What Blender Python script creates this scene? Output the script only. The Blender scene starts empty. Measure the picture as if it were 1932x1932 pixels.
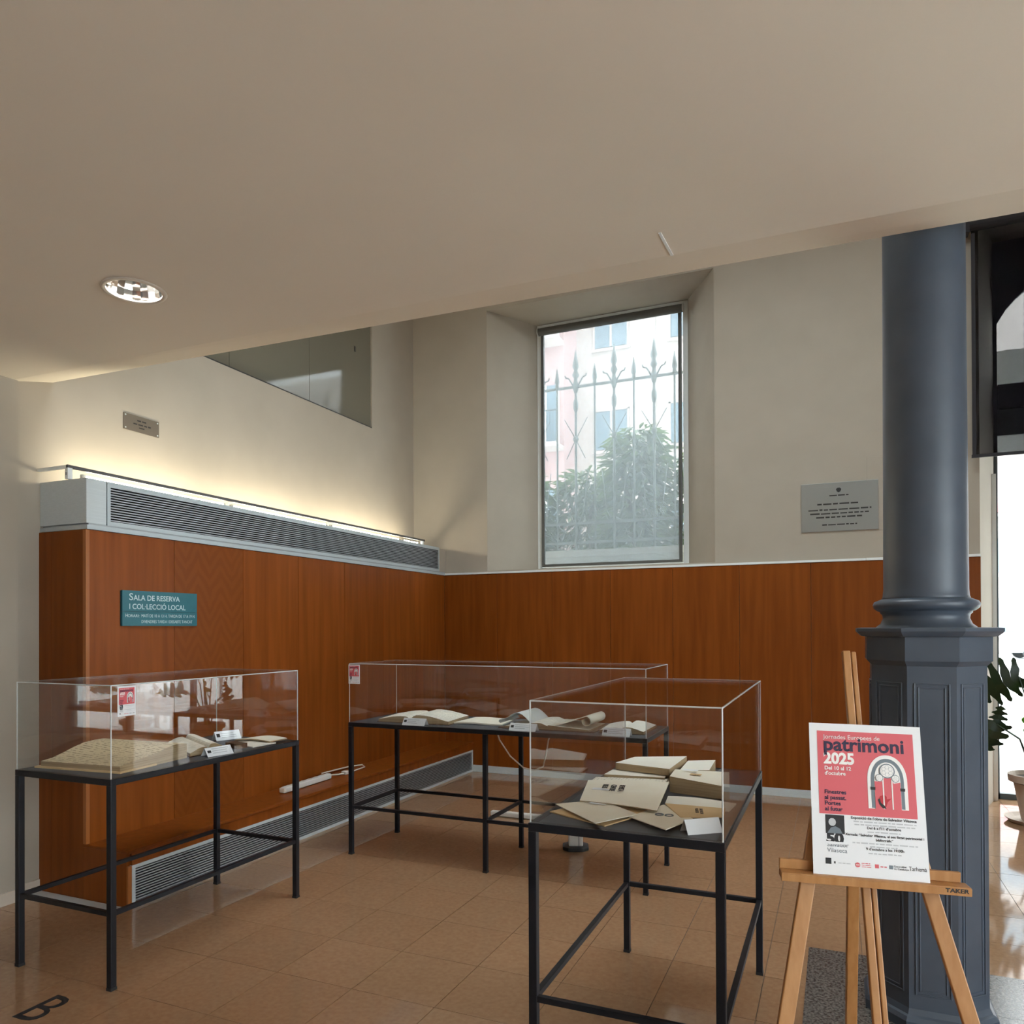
import bpy, bmesh, math, random
from mathutils import Matrix, Vector
R = math.radians
random.seed(7)
C = bpy.context.scene.collection
sc = bpy.context.scene

# ---------------------------------------------------------------- camera, sky, exposure
cam_d = bpy.data.cameras.new('camera'); cam = bpy.data.objects.new('camera', cam_d); C.objects.link(cam)
F_PX, PITCH, ROLL, YAW = 1414.2, 0.0052657, -0.003874, 0.407887
cam_d.sensor_width = 36; cam_d.lens = 36*F_PX/1932; cam_d.shift_y = 211/1932
cam_d.clip_start = .05; cam_d.clip_end = 300
fw = Vector((-math.sin(YAW)*math.cos(PITCH), math.cos(YAW)*math.cos(PITCH), math.sin(PITCH)))
r0 = Vector((math.cos(YAW), math.sin(YAW), 0)); u0 = r0.cross(fw)
rt = r0*math.cos(ROLL)+u0*math.sin(ROLL); up = u0*math.cos(ROLL)-r0*math.sin(ROLL)
cam.matrix_world = Matrix(((rt.x, up.x, -fw.x, 0), (rt.y, up.y, -fw.y, 0), (rt.z, up.z, -fw.z, 1.55), (0, 0, 0, 1)))
sc.camera = cam
wd = bpy.data.worlds.new('overcast_sky'); sc.world = wd; wd.use_nodes = True
bg = wd.node_tree.nodes['Background']; bg.inputs[0].default_value = (.86, .95, 1.0, 1); bg.inputs[1].default_value = 7.0
sc.view_settings.view_transform = 'Standard'; sc.view_settings.look = 'None'
sc.view_settings.gamma = 1; sc.view_settings.use_curve_mapping = False
sc.view_settings.exposure = 0.96
cy = sc.cycles
cy.max_bounces = 8; cy.diffuse_bounces = 4; cy.glossy_bounces = 4; cy.transmission_bounces = 6
cy.transparent_max_bounces = 30; cy.caustics_reflective = False; cy.caustics_refractive = False
cy.sample_clamp_indirect = 6; cy.adaptive_threshold = .03; cy.use_denoising = True

# ---------------------------------------------------------------- materials
def mat(name, col, rough=.6, metal=0, spec=.5, emit=None, es=0):
    m = bpy.data.materials.new(name); m.use_nodes = True
    b = m.node_tree.nodes['Principled BSDF']
    b.inputs['Base Color'].default_value = (*col, 1); b.inputs['Roughness'].default_value = rough
    b.inputs['Metallic'].default_value = metal; b.inputs['Specular IOR Level'].default_value = spec
    if emit: b.inputs['Emission Color'].default_value = (*emit, 1); b.inputs['Emission Strength'].default_value = es
    m.diffuse_color = (*col, 1)
    return m
def nd(m, t, **kw):
    n = m.node_tree.nodes.new(t)
    for k, v in kw.items():
        if k.startswith('i_'): n.inputs[k[2:].replace('_', ' ')].default_value = v
        else: setattr(n, k, v)
    return n
def lk(m, a, b): m.node_tree.links.new(a, b)
def ramp(m, stops):
    n = nd(m, 'ShaderNodeValToRGB'); e = n.color_ramp.elements
    while len(e) < len(stops): e.new(.5)
    for el, (p, c) in zip(e, stops): el.position = p; el.color = (*c, 1)
    return n
def noisy(name, c1, c2, scale=8, rough=.6, stretch=(1, 1, 1), detail=4, coord='Object', bump=0, rnd=0, spec=.5, lo=.3, hi=.7):
    """colour between c1 and c2 from noise, optional per-object tint and fine relief"""
    m = mat(name, c1, rough, spec=spec); b = m.node_tree.nodes['Principled BSDF']
    tc = nd(m, 'ShaderNodeTexCoord'); mp = nd(m, 'ShaderNodeMapping'); mp.inputs['Scale'].default_value = stretch
    lk(m, tc.outputs[coord], mp.inputs['Vector'])
    nz = nd(m, 'ShaderNodeTexNoise', i_Scale=scale, i_Detail=detail); rp = ramp(m, [(lo, c1), (hi, c2)])
    lk(m, nz.outputs['Fac'], rp.inputs[0])
    vec = mp.outputs[0]
    if rnd:
        oi = nd(m, 'ShaderNodeObjectInfo'); ad = nd(m, 'ShaderNodeVectorMath', operation='MULTIPLY_ADD')
        ad.inputs[1].default_value = (37, 19, 53)
        lk(m, oi.outputs['Random'], ad.inputs[0]); lk(m, mp.outputs[0], ad.inputs[2]); vec = ad.outputs[0]
        hv = nd(m, 'ShaderNodeHueSaturation'); mr = nd(m, 'ShaderNodeMapRange')
        mr.inputs['To Min'].default_value = 1-rnd; mr.inputs['To Max'].default_value = 1+rnd
        lk(m, oi.outputs['Random'], mr.inputs['Value']); lk(m, mr.outputs[0], hv.inputs['Value'])
        lk(m, rp.outputs[0], hv.inputs['Color']); lk(m, hv.outputs[0], b.inputs['Base Color'])
    else: lk(m, rp.outputs[0], b.inputs['Base Color'])
    lk(m, vec, nz.inputs['Vector'])
    if bump:
        bp = nd(m, 'ShaderNodeBump', i_Strength=bump, i_Distance=.01); lk(m, nz.outputs['Fac'], bp.inputs['Height']); lk(m, bp.outputs[0], b.inputs['Normal'])
    return m
def thin_glass(name, tint=(1, 1, 1), f0=.04, rough=0.0):
    """clear sheet: sharp mirror share by Schlick's law, the rest passes straight through"""
    m = bpy.data.materials.new(name); m.use_nodes = True; nt = m.node_tree; nt.nodes.clear()
    out = nd(m, 'ShaderNodeOutputMaterial'); tr = nd(m, 'ShaderNodeBsdfTransparent'); gl = nd(m, 'ShaderNodeBsdfGlossy')
    tr.inputs[0].default_value = (*tint, 1); gl.inputs['Roughness'].default_value = rough
    lw = nd(m, 'ShaderNodeLayerWeight', i_Blend=.5); pw = nd(m, 'ShaderNodeMath', operation='POWER'); pw.inputs[1].default_value = 5
    ma = nd(m, 'ShaderNodeMath', operation='MULTIPLY_ADD'); ma.inputs[1].default_value = 1-f0; ma.inputs[2].default_value = f0
    mx = nd(m, 'ShaderNodeMixShader')
    lk(m, lw.outputs['Facing'], pw.inputs[0]); lk(m, pw.outputs[0], ma.inputs[0]); lk(m, ma.outputs[0], mx.inputs[0])
    lk(m, tr.outputs[0], mx.inputs[1]); lk(m, gl.outputs[0], mx.inputs[2]); lk(m, mx.outputs[0], out.inputs[0])
    return m
def mesh_cloth(name, col, openness, trans=.5):
    """woven screen: part open holes, part cloth that scatters light to both sides"""
    m = bpy.data.materials.new(name); m.use_nodes = True; nt = m.node_tree; nt.nodes.clear()
    out = nd(m, 'ShaderNodeOutputMaterial'); tr = nd(m, 'ShaderNodeBsdfTransparent'); df = nd(m, 'ShaderNodeBsdfDiffuse'); tl = nd(m, 'ShaderNodeBsdfTranslucent')
    df.inputs[0].default_value = (*col, 1); tl.inputs[0].default_value = (*col, 1)
    a = nd(m, 'ShaderNodeMixShader'); a.inputs[0].default_value = trans; b = nd(m, 'ShaderNodeMixShader'); b.inputs[0].default_value = openness
    lk(m, df.outputs[0], a.inputs[1]); lk(m, tl.outputs[0], a.inputs[2]); lk(m, a.outputs[0], b.inputs[1]); lk(m, tr.outputs[0], b.inputs[2]); lk(m, b.outputs[0], out.inputs[0])
    return m
def printed(name, paper, ink, sc_=26, axis='X', dens=.5):
    """paper with faint rows of small print"""
    m = mat(name, paper, .75, spec=.2); b = m.node_tree.nodes['Principled BSDF']
    tc = nd(m, 'ShaderNodeTexCoord'); wv = nd(m, 'ShaderNodeTexWave', bands_direction=axis, i_Scale=sc_, i_Distortion=0.0)
    nz = nd(m, 'ShaderNodeTexNoise', i_Scale=48.0, i_Detail=2.0); n2 = nd(m, 'ShaderNodeTexNoise', i_Scale=5.0)
    lk(m, tc.outputs['Object'], wv.inputs['Vector']); lk(m, tc.outputs['Object'], nz.inputs['Vector']); lk(m, tc.outputs['Object'], n2.inputs['Vector'])
    r1 = ramp(m, [(.62, (0, 0, 0)), (.72, (1, 1, 1))]); r2 = ramp(m, [(.45, (0, 0, 0)), (.55, (1, 1, 1))])
    lk(m, wv.outputs['Fac'], r1.inputs[0]); lk(m, nz.outputs['Fac'], r2.inputs[0])
    mu = nd(m, 'ShaderNodeMath', operation='MULTIPLY'); mu2 = nd(m, 'ShaderNodeMath', operation='MULTIPLY'); mu2.inputs[1].default_value = dens
    lk(m, r1.outputs[0], mu.inputs[0]); lk(m, r2.outputs[0], mu.inputs[1]); lk(m, mu.outputs[0], mu2.inputs[0])
    rp = ramp(m, [(.3, paper), (.75, tuple(v*.86 for v in paper))]); lk(m, n2.outputs['Fac'], rp.inputs[0])
    mx = nd(m, 'ShaderNodeMix', data_type='RGBA'); lk(m, mu2.outputs[0], mx.inputs[0]); lk(m, rp.outputs[0], mx.inputs[6]); mx.inputs[7].default_value = (*ink, 1)
    lk(m, mx.outputs[2], b.inputs['Base Color'])
    return m

W1, W2 = (.180, .042, .0050), (.245, .064, .0088)
M = dict(
    wall=noisy('white_plaster', (.385, .335, .275), (.41, .357, .295), 3, .85, spec=.2),
    ceil=noisy('ceiling_paint', (.76, .68, .575), (.78, .70, .595), 2, .9, spec=.2),
    wood=noisy('cherry_veneer', W1, W2, 7, .36, (3, 3, .18), 5, rnd=.10, spec=.17),
    lip=noisy('solid_cherry_lipping', (.34, .105, .020), (.38, .125, .026), 6, .4, (4, 4, .2)),
    steel=noisy('brushed_aluminium', (.52, .56, .57), (.58, .62, .63), 30, .42, (1, .1, 6)),
    alu=mat('silver_paint', (.50, .55, .57), .45, .35),
    slat=mat('slat_silver', (.40, .42, .44), .4, .5),
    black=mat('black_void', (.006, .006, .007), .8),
    frame=noisy('black_steel', (.007, .008, .011), (.011, .012, .017), 20, .45, spec=.3),
    board=noisy('slate_board', (.045, .055, .070), (.06, .072, .09), 12, .55),
    acry=thin_glass('clear_acrylic', (.985, .99, .99), .042),
    edge=mat('acrylic_edge', (.62, .63, .62), .15),
    glass=thin_glass('window_glass', (.97, .985, .985), .04),
    tile=noisy('beige_tile', (.305, .172, .096), (.36, .21, .118), 45, .07, rnd=.035, spec=.65, detail=8),
    grout=mat('tile_joint', (.14, .085, .055), .6),
    granite=noisy('grey_terrazzo', (.045, .040, .036), (.17, .155, .14), 90, .22, detail=8, lo=.4, hi=.62),
    iron=noisy('grey_iron_paint', (.054, .069, .094), (.070, .087, .116), 6, .42, bump=.12, detail=7),
    easel=noisy('beech_easel', (.38, .165, .050), (.47, .23, .085), 9, .45, (5, 5, .5), 5),
    paper=mat('white_paper', (.80, .80, .82), .6, spec=.3),
    pink=mat('pink_print', (.66, .115, .135), .55), navy=mat('navy_ink', (.018, .010, .045), .5), white=mat('white_ink', (.85, .82, .80), .55),
    ink=mat('black_ink', (.012, .011, .013), .6), grey=mat('grey_ink', (.52, .52, .54), .6), stone=mat('sketch_grey', (.16, .19, .22), .6), red=mat('red_ink', (.45, .02, .03), .6),
    teal=noisy('teal_enamel', (.006, .115, .145), (.010, .135, .165), 10, .35), tealdark=mat('teal_edge', (.002, .02, .028), .4), pale=mat('pale_lettering', (.50, .64, .66), .5),
    plaque=mat('steel_plaque', (.40, .41, .40), .32, .85), bronze=mat('dull_plaque', (.15, .122, .095), .5, .3), engr=mat('engraved_black', (.02, .018, .016), .5),
    tube=mat('fluorescent_tube', (1, 1, 1), .5, emit=(1.0, .90, .66), es=28), lamp=mat('lamp_lens', (1, 1, 1), .5, emit=(.95, .97, 1), es=120),
    mirror=mat('faceted_reflector', (.80, .80, .78), .08, 1), ring=mat('trim_ring', (.55, .47, .39), .5),
    screen=mesh_cloth('pale_screen_fabric', (.30, .33, .345), .56, .55), darkscreen=mesh_cloth('black_screen_fabric', (.012, .010, .013), .34, .4),
    winframe=mat('grey_window_frame', (.50, .51, .50), .4), winwhite=mat('white_window_frame', (.78, .80, .79), .45), darkframe=mat('dark_grey_frame', (.055, .07, .075), .45), blind=mat('blind_casing', (.10, .10, .095), .5), darkfab=mat('black_hem', (.012, .010, .014), .7),
    gpanel=mat('green_grey_panel', (.10, .14, .13), .5),
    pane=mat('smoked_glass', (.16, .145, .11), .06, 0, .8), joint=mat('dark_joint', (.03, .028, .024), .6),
    cream=printed('cream_page', (.89, .83, .71), (.20, .17, .13), 24, 'X', .4), creamp=noisy('cream_paper', (.89, .83, .71), (.85, .77, .63), 10, .7, spec=.25),
    tan=noisy('tan_paper', (.72, .51, .28), (.66, .45, .235), 10, .7, spec=.25), old=printed('yellowed_print', (.74, .61, .40), (.13, .09, .05), 17, 'Y', .55),
    whitep=noisy('old_white_paper', (.88, .84, .75), (.84, .78, .68), 9, .7, spec=.25), edgep=noisy('page_edges', (.42, .30, .17), (.28, .19, .10), 3, .8, (1, 1, 90)),
    coolp=noisy('pale_page', (.66, .66, .63), (.60, .60, .57), 9, .6), leather=noisy('brown_cover', (.15, .08, .04), (.10, .05, .025), 20, .6),
    plastic=mat('white_plastic', (.66, .64, .60), .35), cable=mat('white_cable', (.68, .60, .52), .45), rubber=mat('black_rubber', (.015, .015, .016), .6),
    pot=noisy('clay_pot', (.48, .38, .31), (.56, .46, .38), 12, .75), soil=noisy('soil', (.05, .035, .025), (.09, .06, .04), 30, .95, bump=.5),
    fenceiron=mat('weathered_fence', (.18, .21, .20), .6), masonry=noisy('pale_render', (.44, .39, .36), (.48, .43, .40), 1.2, .9), brick=noisy('red_render', (.40, .27, .26), (.44, .31, .30), 1.5, .9),
    wall_out=noisy('garden_render', (.42, .42, .38), (.50, .49, .45), 2, .9), glassdark=mat('far_window', (.14, .20, .24), .2), pave=noisy('pale_paving', (.62, .60, .57), (.70, .68, .65), 1.5, .8),
    lawn=noisy('lawn', (.20, .42, .05), (.28, .52, .08), 6, .9), car=mat('car_paint', (.30, .40, .46), .25), carglass=mat('car_glass', (.05, .08, .09), .1), awning=noisy('awning_cloth', (.78, .80, .80), (.70, .72, .72), 2, .9),
    redshop=mat('red_shutter', (.50, .24, .24), .7),
)
def leafmat(name, c1, c2):
    m = noisy(name, c1, c2, 14, .32); nt = m.node_tree; b = nt.nodes['Principled BSDF']
    tl = nd(m, 'ShaderNodeBsdfTranslucent'); tl.inputs[0].default_value = (c2[0]*1.6, c2[1]*1.9, c2[2], 1)
    mx = nd(m, 'ShaderNodeMixShader'); mx.inputs[0].default_value = .3
    out = [n for n in nt.nodes if n.type == 'OUTPUT_MATERIAL'][0]
    lk(m, b.outputs[0], mx.inputs[1]); lk(m, tl.outputs[0], mx.inputs[2]); lk(m, mx.outputs[0], out.inputs[0])
    return m
M['leafdark'] = leafmat('dark_leaf', (.010, .022, .008), (.020, .045, .014))
M['leafgreen'] = leafmat('bright_leaf', (.07, .24, .02), (.12, .34, .035))
M['shrub'] = leafmat('shrub_leaf', (.06, .085, .05), (.13, .16, .10))
def chevron():
    m = noisy('flame_veneer', W1, W2, 7, .36, (3, 3, .18), 5, spec=.17); b = m.node_tree.nodes['Principled BSDF']
    tc = nd(m, 'ShaderNodeTexCoord'); sp = nd(m, 'ShaderNodeSeparateXYZ'); lk(m, tc.outputs['Object'], sp.inputs[0])
    s1 = nd(m, 'ShaderNodeMath', operation='PINGPONG'); s1.inputs[1].default_value = .103; lk(m, sp.outputs['Y'], s1.inputs[0])
    a1 = nd(m, 'ShaderNodeMath', operation='MULTIPLY_ADD'); a1.inputs[1].default_value = 1.5; lk(m, s1.outputs[0], a1.inputs[0]); lk(m, sp.outputs['Z'], a1.inputs[2])
    nz = nd(m, 'ShaderNodeTexNoise', i_Scale=6.0); lk(m, tc.outputs['Object'], nz.inputs['Vector'])
    a2 = nd(m, 'ShaderNodeMath', operation='MULTIPLY_ADD'); a2.inputs[1].default_value = .12; lk(m, nz.outputs['Fac'], a2.inputs[0]); lk(m, a1.outputs[0], a2.inputs[2])
    a3 = nd(m, 'ShaderNodeMath', operation='MULTIPLY'); a3.inputs[1].default_value = 62; lk(m, a2.outputs[0], a3.inputs[0])
    sn = nd(m, 'ShaderNodeMath', operation='SINE'); lk(m, a3.outputs[0], sn.inputs[0])
    rp = ramp(m, [(.2, (.193, .047, .0058)), (.8, (.210, .054, .0072))]); mr = nd(m, 'ShaderNodeMapRange'); mr.inputs['From Min'].default_value = -1
    lk(m, sn.outputs[0], mr.inputs[0]); lk(m, mr.outputs[0], rp.inputs[0]); lk(m, rp.outputs[0], b.inputs['Base Color'])
    return m
M['flame'] = chevron()
M['railgrey'] = mat('grey_rail', (.075, .07, .072), .5)

# ---------------------------------------------------------------- geometry helpers
class MB:
    def __init__(s): s.v = []; s.f = []
    def add(s, v, f):
        k = len(s.v); s.v += [tuple(a) for a in v]; s.f += [tuple(i+k for i in q) for q in f]; return s
    def box(s, x0, x1, y0, y1, z0, z1):
        return s.add([(x0, y0, z0), (x1, y0, z0), (x1, y1, z0), (x0, y1, z0), (x0, y0, z1), (x1, y0, z1), (x1, y1, z1), (x0, y1, z1)],
                     [(3, 2, 1, 0), (4, 5, 6, 7), (0, 1, 5, 4), (1, 2, 6, 5), (2, 3, 7, 6), (3, 0, 4, 7)])
    def prism(s, poly, a, b, axis='z'):
        """poly in the plane across the axis: z -> (x,y), y -> (x,z), x -> (y,z)"""
        def P(p, t): return (p[0], p[1], t) if axis == 'z' else (p[0], t, p[1]) if axis == 'y' else (t, p[0], p[1])
        n = len(poly)
        return s.add([P(p, a) for p in poly]+[P(p, b) for p in poly], [tuple(range(n-1, -1, -1)), tuple(range(n, 2*n))]+[(i, (i+1) % n, n+(i+1) % n, n+i) for i in range(n)])
    def bar(s, p, q, w, h=None, upv=(0, 0, 1)):
        p, q = Vector(p), Vector(q); h = h or w; d = (q-p).normalized(); u = Vector(upv)
        if abs(d.dot(u)) > .98: u = Vector((0, 1, 0))
        a = d.cross(u).normalized()*w/2; b = a.cross(d).normalized()*h/2
        return s.add([p-a-b, p+a-b, p+a+b, p-a+b, q-a-b, q+a-b, q+a+b, q-a+b], [(3, 2, 1, 0), (4, 5, 6, 7), (0, 1, 5, 4), (1, 2, 6, 5), (2, 3, 7, 6), (3, 0, 4, 7)])
    def tube(s, pts, r, n=8):
        pts = [Vector(p) for p in pts]; rs = r if isinstance(r, (list, tuple)) else [r]*len(pts); v = []; f = []
        prev = None
        for i, p in enumerate(pts):
            d = (pts[min(i+1, len(pts)-1)]-pts[max(i-1, 0)]).normalized()
            a = prev if prev is not None else (Vector((0, 0, 1)) if abs(d.z) < .9 else Vector((1, 0, 0)))
            a = (a-d*a.dot(d)).normalized(); prev = a; b = d.cross(a)
            for k in range(n):
                t = 2*math.pi*k/n; v.append(p+(a*math.cos(t)+b*math.sin(t))*rs[i])
        for i in range(len(pts)-1):
            for k in range(n): f.append((i*n+k, i*n+(k+1) % n, (i+1)*n+(k+1) % n, (i+1)*n+k))
        f += [tuple(range(n-1, -1, -1)), tuple(range((len(pts)-1)*n, len(pts)*n))]
        return s.add(v, f)
    def lathe(s, prof, n=32, rot=0, cx=0, cy=0, caps=True):
        v = []; f = []; m = len(prof)
        for r, z in prof:
            for k in range(n):
                t = 2*math.pi*(k+rot)/n; v.append((cx+r*math.cos(t), cy+r*math.sin(t), z))
        for i in range(m-1):
            for k in range(n): f.append((i*n+k, i*n+(k+1) % n, (i+1)*n+(k+1) % n, (i+1)*n+k))
        if caps: f += [tuple(range(n-1, -1, -1)), tuple(range((m-1)*n, m*n))]
        return s.add(v, f)
    def build(s, name, m, parent=None, loc=(0, 0, 0), smooth=False, bevel=0, rot=None):
        me = bpy.data.meshes.new(name); me.from_pydata(s.v, [], s.f); me.validate(); me.materials.append(M[m] if isinstance(m, str) else m)
        bm = bmesh.new(); bm.from_mesh(me); bmesh.ops.recalc_face_normals(bm, faces=bm.faces); bm.to_mesh(me); bm.free()
        if smooth:
            for p in me.polygons: p.use_smooth = True
        o = bpy.data.objects.new(name, me); C.objects.link(o); o.location = loc
        if rot: o.rotation_euler = rot
        if parent: o.parent = parent
        if bevel:
            b = o.modifiers.new('bevel', 'BEVEL'); b.width = bevel; b.segments = 2; b.limit_method = 'ANGLE'
        return o
def box(name, x0, x1, y0, y1, z0, z1, m, parent=None, bevel=0): return MB().box(x0, x1, y0, y1, z0, z1).build(name, m, parent, bevel=bevel)
def thing(name, label, cat, loc=(0, 0, 0), rz=0, group=None, rot=None):
    o = bpy.data.objects.new(name, None); C.objects.link(o); o.empty_display_size = .1; o.location = loc
    o.rotation_euler = rot if rot else (0, 0, rz)
    return tag(o, label, cat, group)
def tag(o, label, cat, group=None):
    o['label'] = label; o['category'] = cat
    if group: o['group'] = group
    return o
def struct(o, label=None):
    o['kind'] = 'structure'
    if label: o['label'] = label
    return o
def inst(o, parent, loc=None):
    c = o.copy(); C.objects.link(c); c.parent = parent
    if loc is not None: c.location = loc
    return c
def text(name, s, size, m, parent, loc, flat=False, align='LEFT', xs=1.0, bold=0.0, rot=0, depth=.0004, lines=1.0, w=None):
    """lettering; upright in the local XZ plane facing -Y, or lying in XY when flat"""
    cu = bpy.data.curves.new(name, 'FONT'); cu.body = s; cu.size = size; cu.align_x = align; cu.offset = bold; cu.extrude = depth; cu.resolution_u = 3; cu.space_line = lines
    t = bpy.data.objects.new(name+'_tmp', cu); C.objects.link(t)
    bpy.context.view_layer.update()
    me = bpy.data.meshes.new_from_object(t.evaluated_get(bpy.context.evaluated_depsgraph_get()))
    bpy.data.objects.remove(t); bpy.data.curves.remove(cu)
    if w: xs = w/max(1e-6, max(v.co.x for v in me.vertices)-min(v.co.x for v in me.vertices))
    mt = Matrix.Rotation(rot, 4, 'Z') @ Matrix.Diagonal((xs, 1, 1, 1))
    if not flat: mt = Matrix.Rotation(R(90), 4, 'X') @ mt
    me.transform(mt); me.materials.clear(); me.materials.append(M[m])
    o = bpy.data.objects.new(name, me); C.objects.link(o); o.location = loc; o.parent = parent
    return o
def poly_plate(name, pts, m, parent, y=0, th=.0005):   # flat printed shape in local XZ
    return MB().prism(pts, y, y-th, 'y').build(name, m, parent)
def words(name, x0, x1, z, h, m, parent, y, seed, centre=True):
    """a row of unreadable small print: one bar for each word"""
    rn = random.Random(seed); b = MB(); x = x0
    while x < x1-.3*h:
        w = min(h*rn.uniform(1.2, 4.2), x1-x); b.box(x, x+w, y-.0004, y, z, z+h*rn.uniform(.5, .7)); x += w+h*.55
    return b.build(name, m, parent)

# ================================================================= STRUCTURE
XL, XU, YB, ZC, XR = -3.95, -4.354, 7.30, 2.98, 4.25
# ---- floor: 40 cm tiles as parts over a joint-coloured bed
TS, TX0, TY0 = .405, -.705, 2.285
floor = struct(box('floor', -4.6, XR+.1, -5.2, 8.0, -.12, -.0035, 'grout'), 'polished beige tile floor')
tl = MB().box(.0015, TS-.0015, .0015, TS-.0015, -.02, 0); tile0 = None
rest = MB()
FX0, FX1, FY0, FY1 = -.13, .80, 3.09, 3.905
for i in range(-10, 13):
    for j in range(-19, 15):
        x, y = TX0+i*TS, TY0+j*TS
        x0, x1, y0, y1 = x, min(x+TS, XR), y, min(y+TS, 7.98)
        if x1 <= XU-.1 or x0 >= XR or y1 <= -5: continue
        if x0 >= FX0-.06 and x1 <= FX1+.12 and y0 >= FY0-.06 and y1 <= FY1+.06: continue
        if -9 <= i <= 6 and -2 <= j <= 13 and x1-x0 > TS-.001 and y1-y0 > TS-.001:
            if tile0 is None: tile0 = tl.build('tile', 'tile', floor, (x, y, 0))
            else: inst(tile0, floor, (x, y, 0))
        else: rest.box(x0+.0015, x1-.0015, y0+.0015, y1-.0015, -.02, 0)
rs = rest.build('tile_field', 'tile', floor); rs['kind'] = 'stuff'
# dark stone footing round the column: four slabs
fx, fy = (TX0+TS*1+.0, TX0+TS*4-.09), (TY0+TS*2, TY0+TS*4)
mx_, my_ = .335, 3.50
for (a, b_, c, d) in ((FX0, mx_, FY0, my_), (mx_, FX1, FY0, my_), (FX0, mx_, my_, FY1), (mx_, FX1, my_, FY1)):
    box('stone_slab', a+.001, b_-.001, c+.001, d-.001, -.02, .0012, 'granite', floor)

# ---- left wall (upper part set back behind the wall unit), with the high glazed opening
GY0, GY1, GZ0, GZ1 = 3.30, 6.48, 3.60, 5.20
wl = MB().box(XU-.12, XU, -5, GY0, 0, 6).box(XU-.12, XU, GY1, 7.9, 0, 6).box(XU-.12, XU, GY0, GY1, 0, GZ0).box(XU-.12, XU, GY0, GY1, GZ1, 6)
wall_left = struct(wl.build('wall_left', 'wall'), 'white plaster wall above the long wall unit')
struct(box('trim_1', XU, -4.30, -5, 2.82, 0, 2.979, 'wall'), 'plain plaster pilaster at the wall end')
bs = struct(box('baseboard_left', -4.30, -4.288, -5, 2.815, 0, .07, 'ring'), 'low beige skirting on the pilaster'); box('baseboard_return', XU, XU+.012, 2.82, 2.975, 0, .07, 'ring', bs)
w2 = struct(thing('window_2', 'high interior glazing of smoked frameless panes', 'window', (XU, 0, 0))); del w2['category']
for a, b_ in ((3.30, 3.541), (3.546, 4.522), (4.527, 5.503), (5.508, 6.48)):
    box('pane', -.03, -.018, a, b_, GZ0+.006, GZ1, 'pane', w2)
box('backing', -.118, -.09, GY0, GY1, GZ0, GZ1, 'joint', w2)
box('channel', -.05, -.004, GY0, GY1, GZ0, GZ0+.012, 'joint', w2)
for z in (4.47, 4.30): box('glass_clip', -.018, -.012, 6.02 if z > 4.4 else 6.20, 6.035 if z > 4.4 else 6.215, z, z+.05, 'joint', w2)

# ---- back wall with the splayed window and the wide opening at its end
WX0, WX1, WI0, WI1, WD, WZ0, WZ1 = -3.44, -1.05, -3.09, -1.40, 7.90, 2.165, 4.97
OX0, OX1, OI0, OI1 = 1.11, 4.05, 1.31, 3.92
bw = MB()
bw.prism([(XU-.12, YB), (WX0, YB), (WI0, WD), (WI0, 8.05), (XU-.12, 8.05)], 0, 6)
bw.prism([(WX1, YB), (OX0, YB), (OI0, WD), (OI0, 8.05), (WI1, 8.05), (WI1, WD)], 0, 6)
bw.prism([(WX0, YB), (WX1, YB), (WI1, WD), (WI1, 8.05), (WI0, 8.05), (WI0, WD)], 0, WZ0)
bw.prism([(WX0, YB), (WX1, YB), (WI1, WD), (WI1, 8.05), (WI0, 8.05), (WI0, WD)], WZ1, 6)
bw.prism([(OX0, YB), (OX1, YB), (OI1, WD), (OI1, 8.05), (OI0, 8.05), (OI0, WD)], 5.0, 6)
bw.prism([(OX1, YB), (XR+.12, YB), (XR+.12, 8.05), (OI1, 8.05), (OI1, WD)], 0, 6)
wall_back = struct(bw.build('wall_back', 'wall'), 'white plaster back wall over cherry panelling')
seams = [XL, -3.316, -2.693, -2.071, -1.449, -.827, -.205, .417, OX0]
for k in range(len(seams)-1):
    box('panel', seams[k]+.0015, seams[k+1]-(.0015 if k < 7 else 0), YB-.022, YB, .072, 2.128, 'wood', wall_back)
bt = struct(box('trim_2', XL, .245, YB-.03, YB, 2.13, 2.150, 'winwhite'), 'thin pale ledge on top of the back panelling'); box('ledge_piece', .248, OX0, YB-.03, YB, 2.13, 2.152, 'winwhite', bt)
struct(box('baseboard_back', XL, OX0, YB-.026, YB, 0, .072, 'steel'), 'grey metal skirting under the back panelling')
ap = struct(box('trim_3', .257, .86, YB-.004, YB, 2.395, 3.04, 'wall', bevel=.002), 'flush painted cover plate in the back wall')
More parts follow.
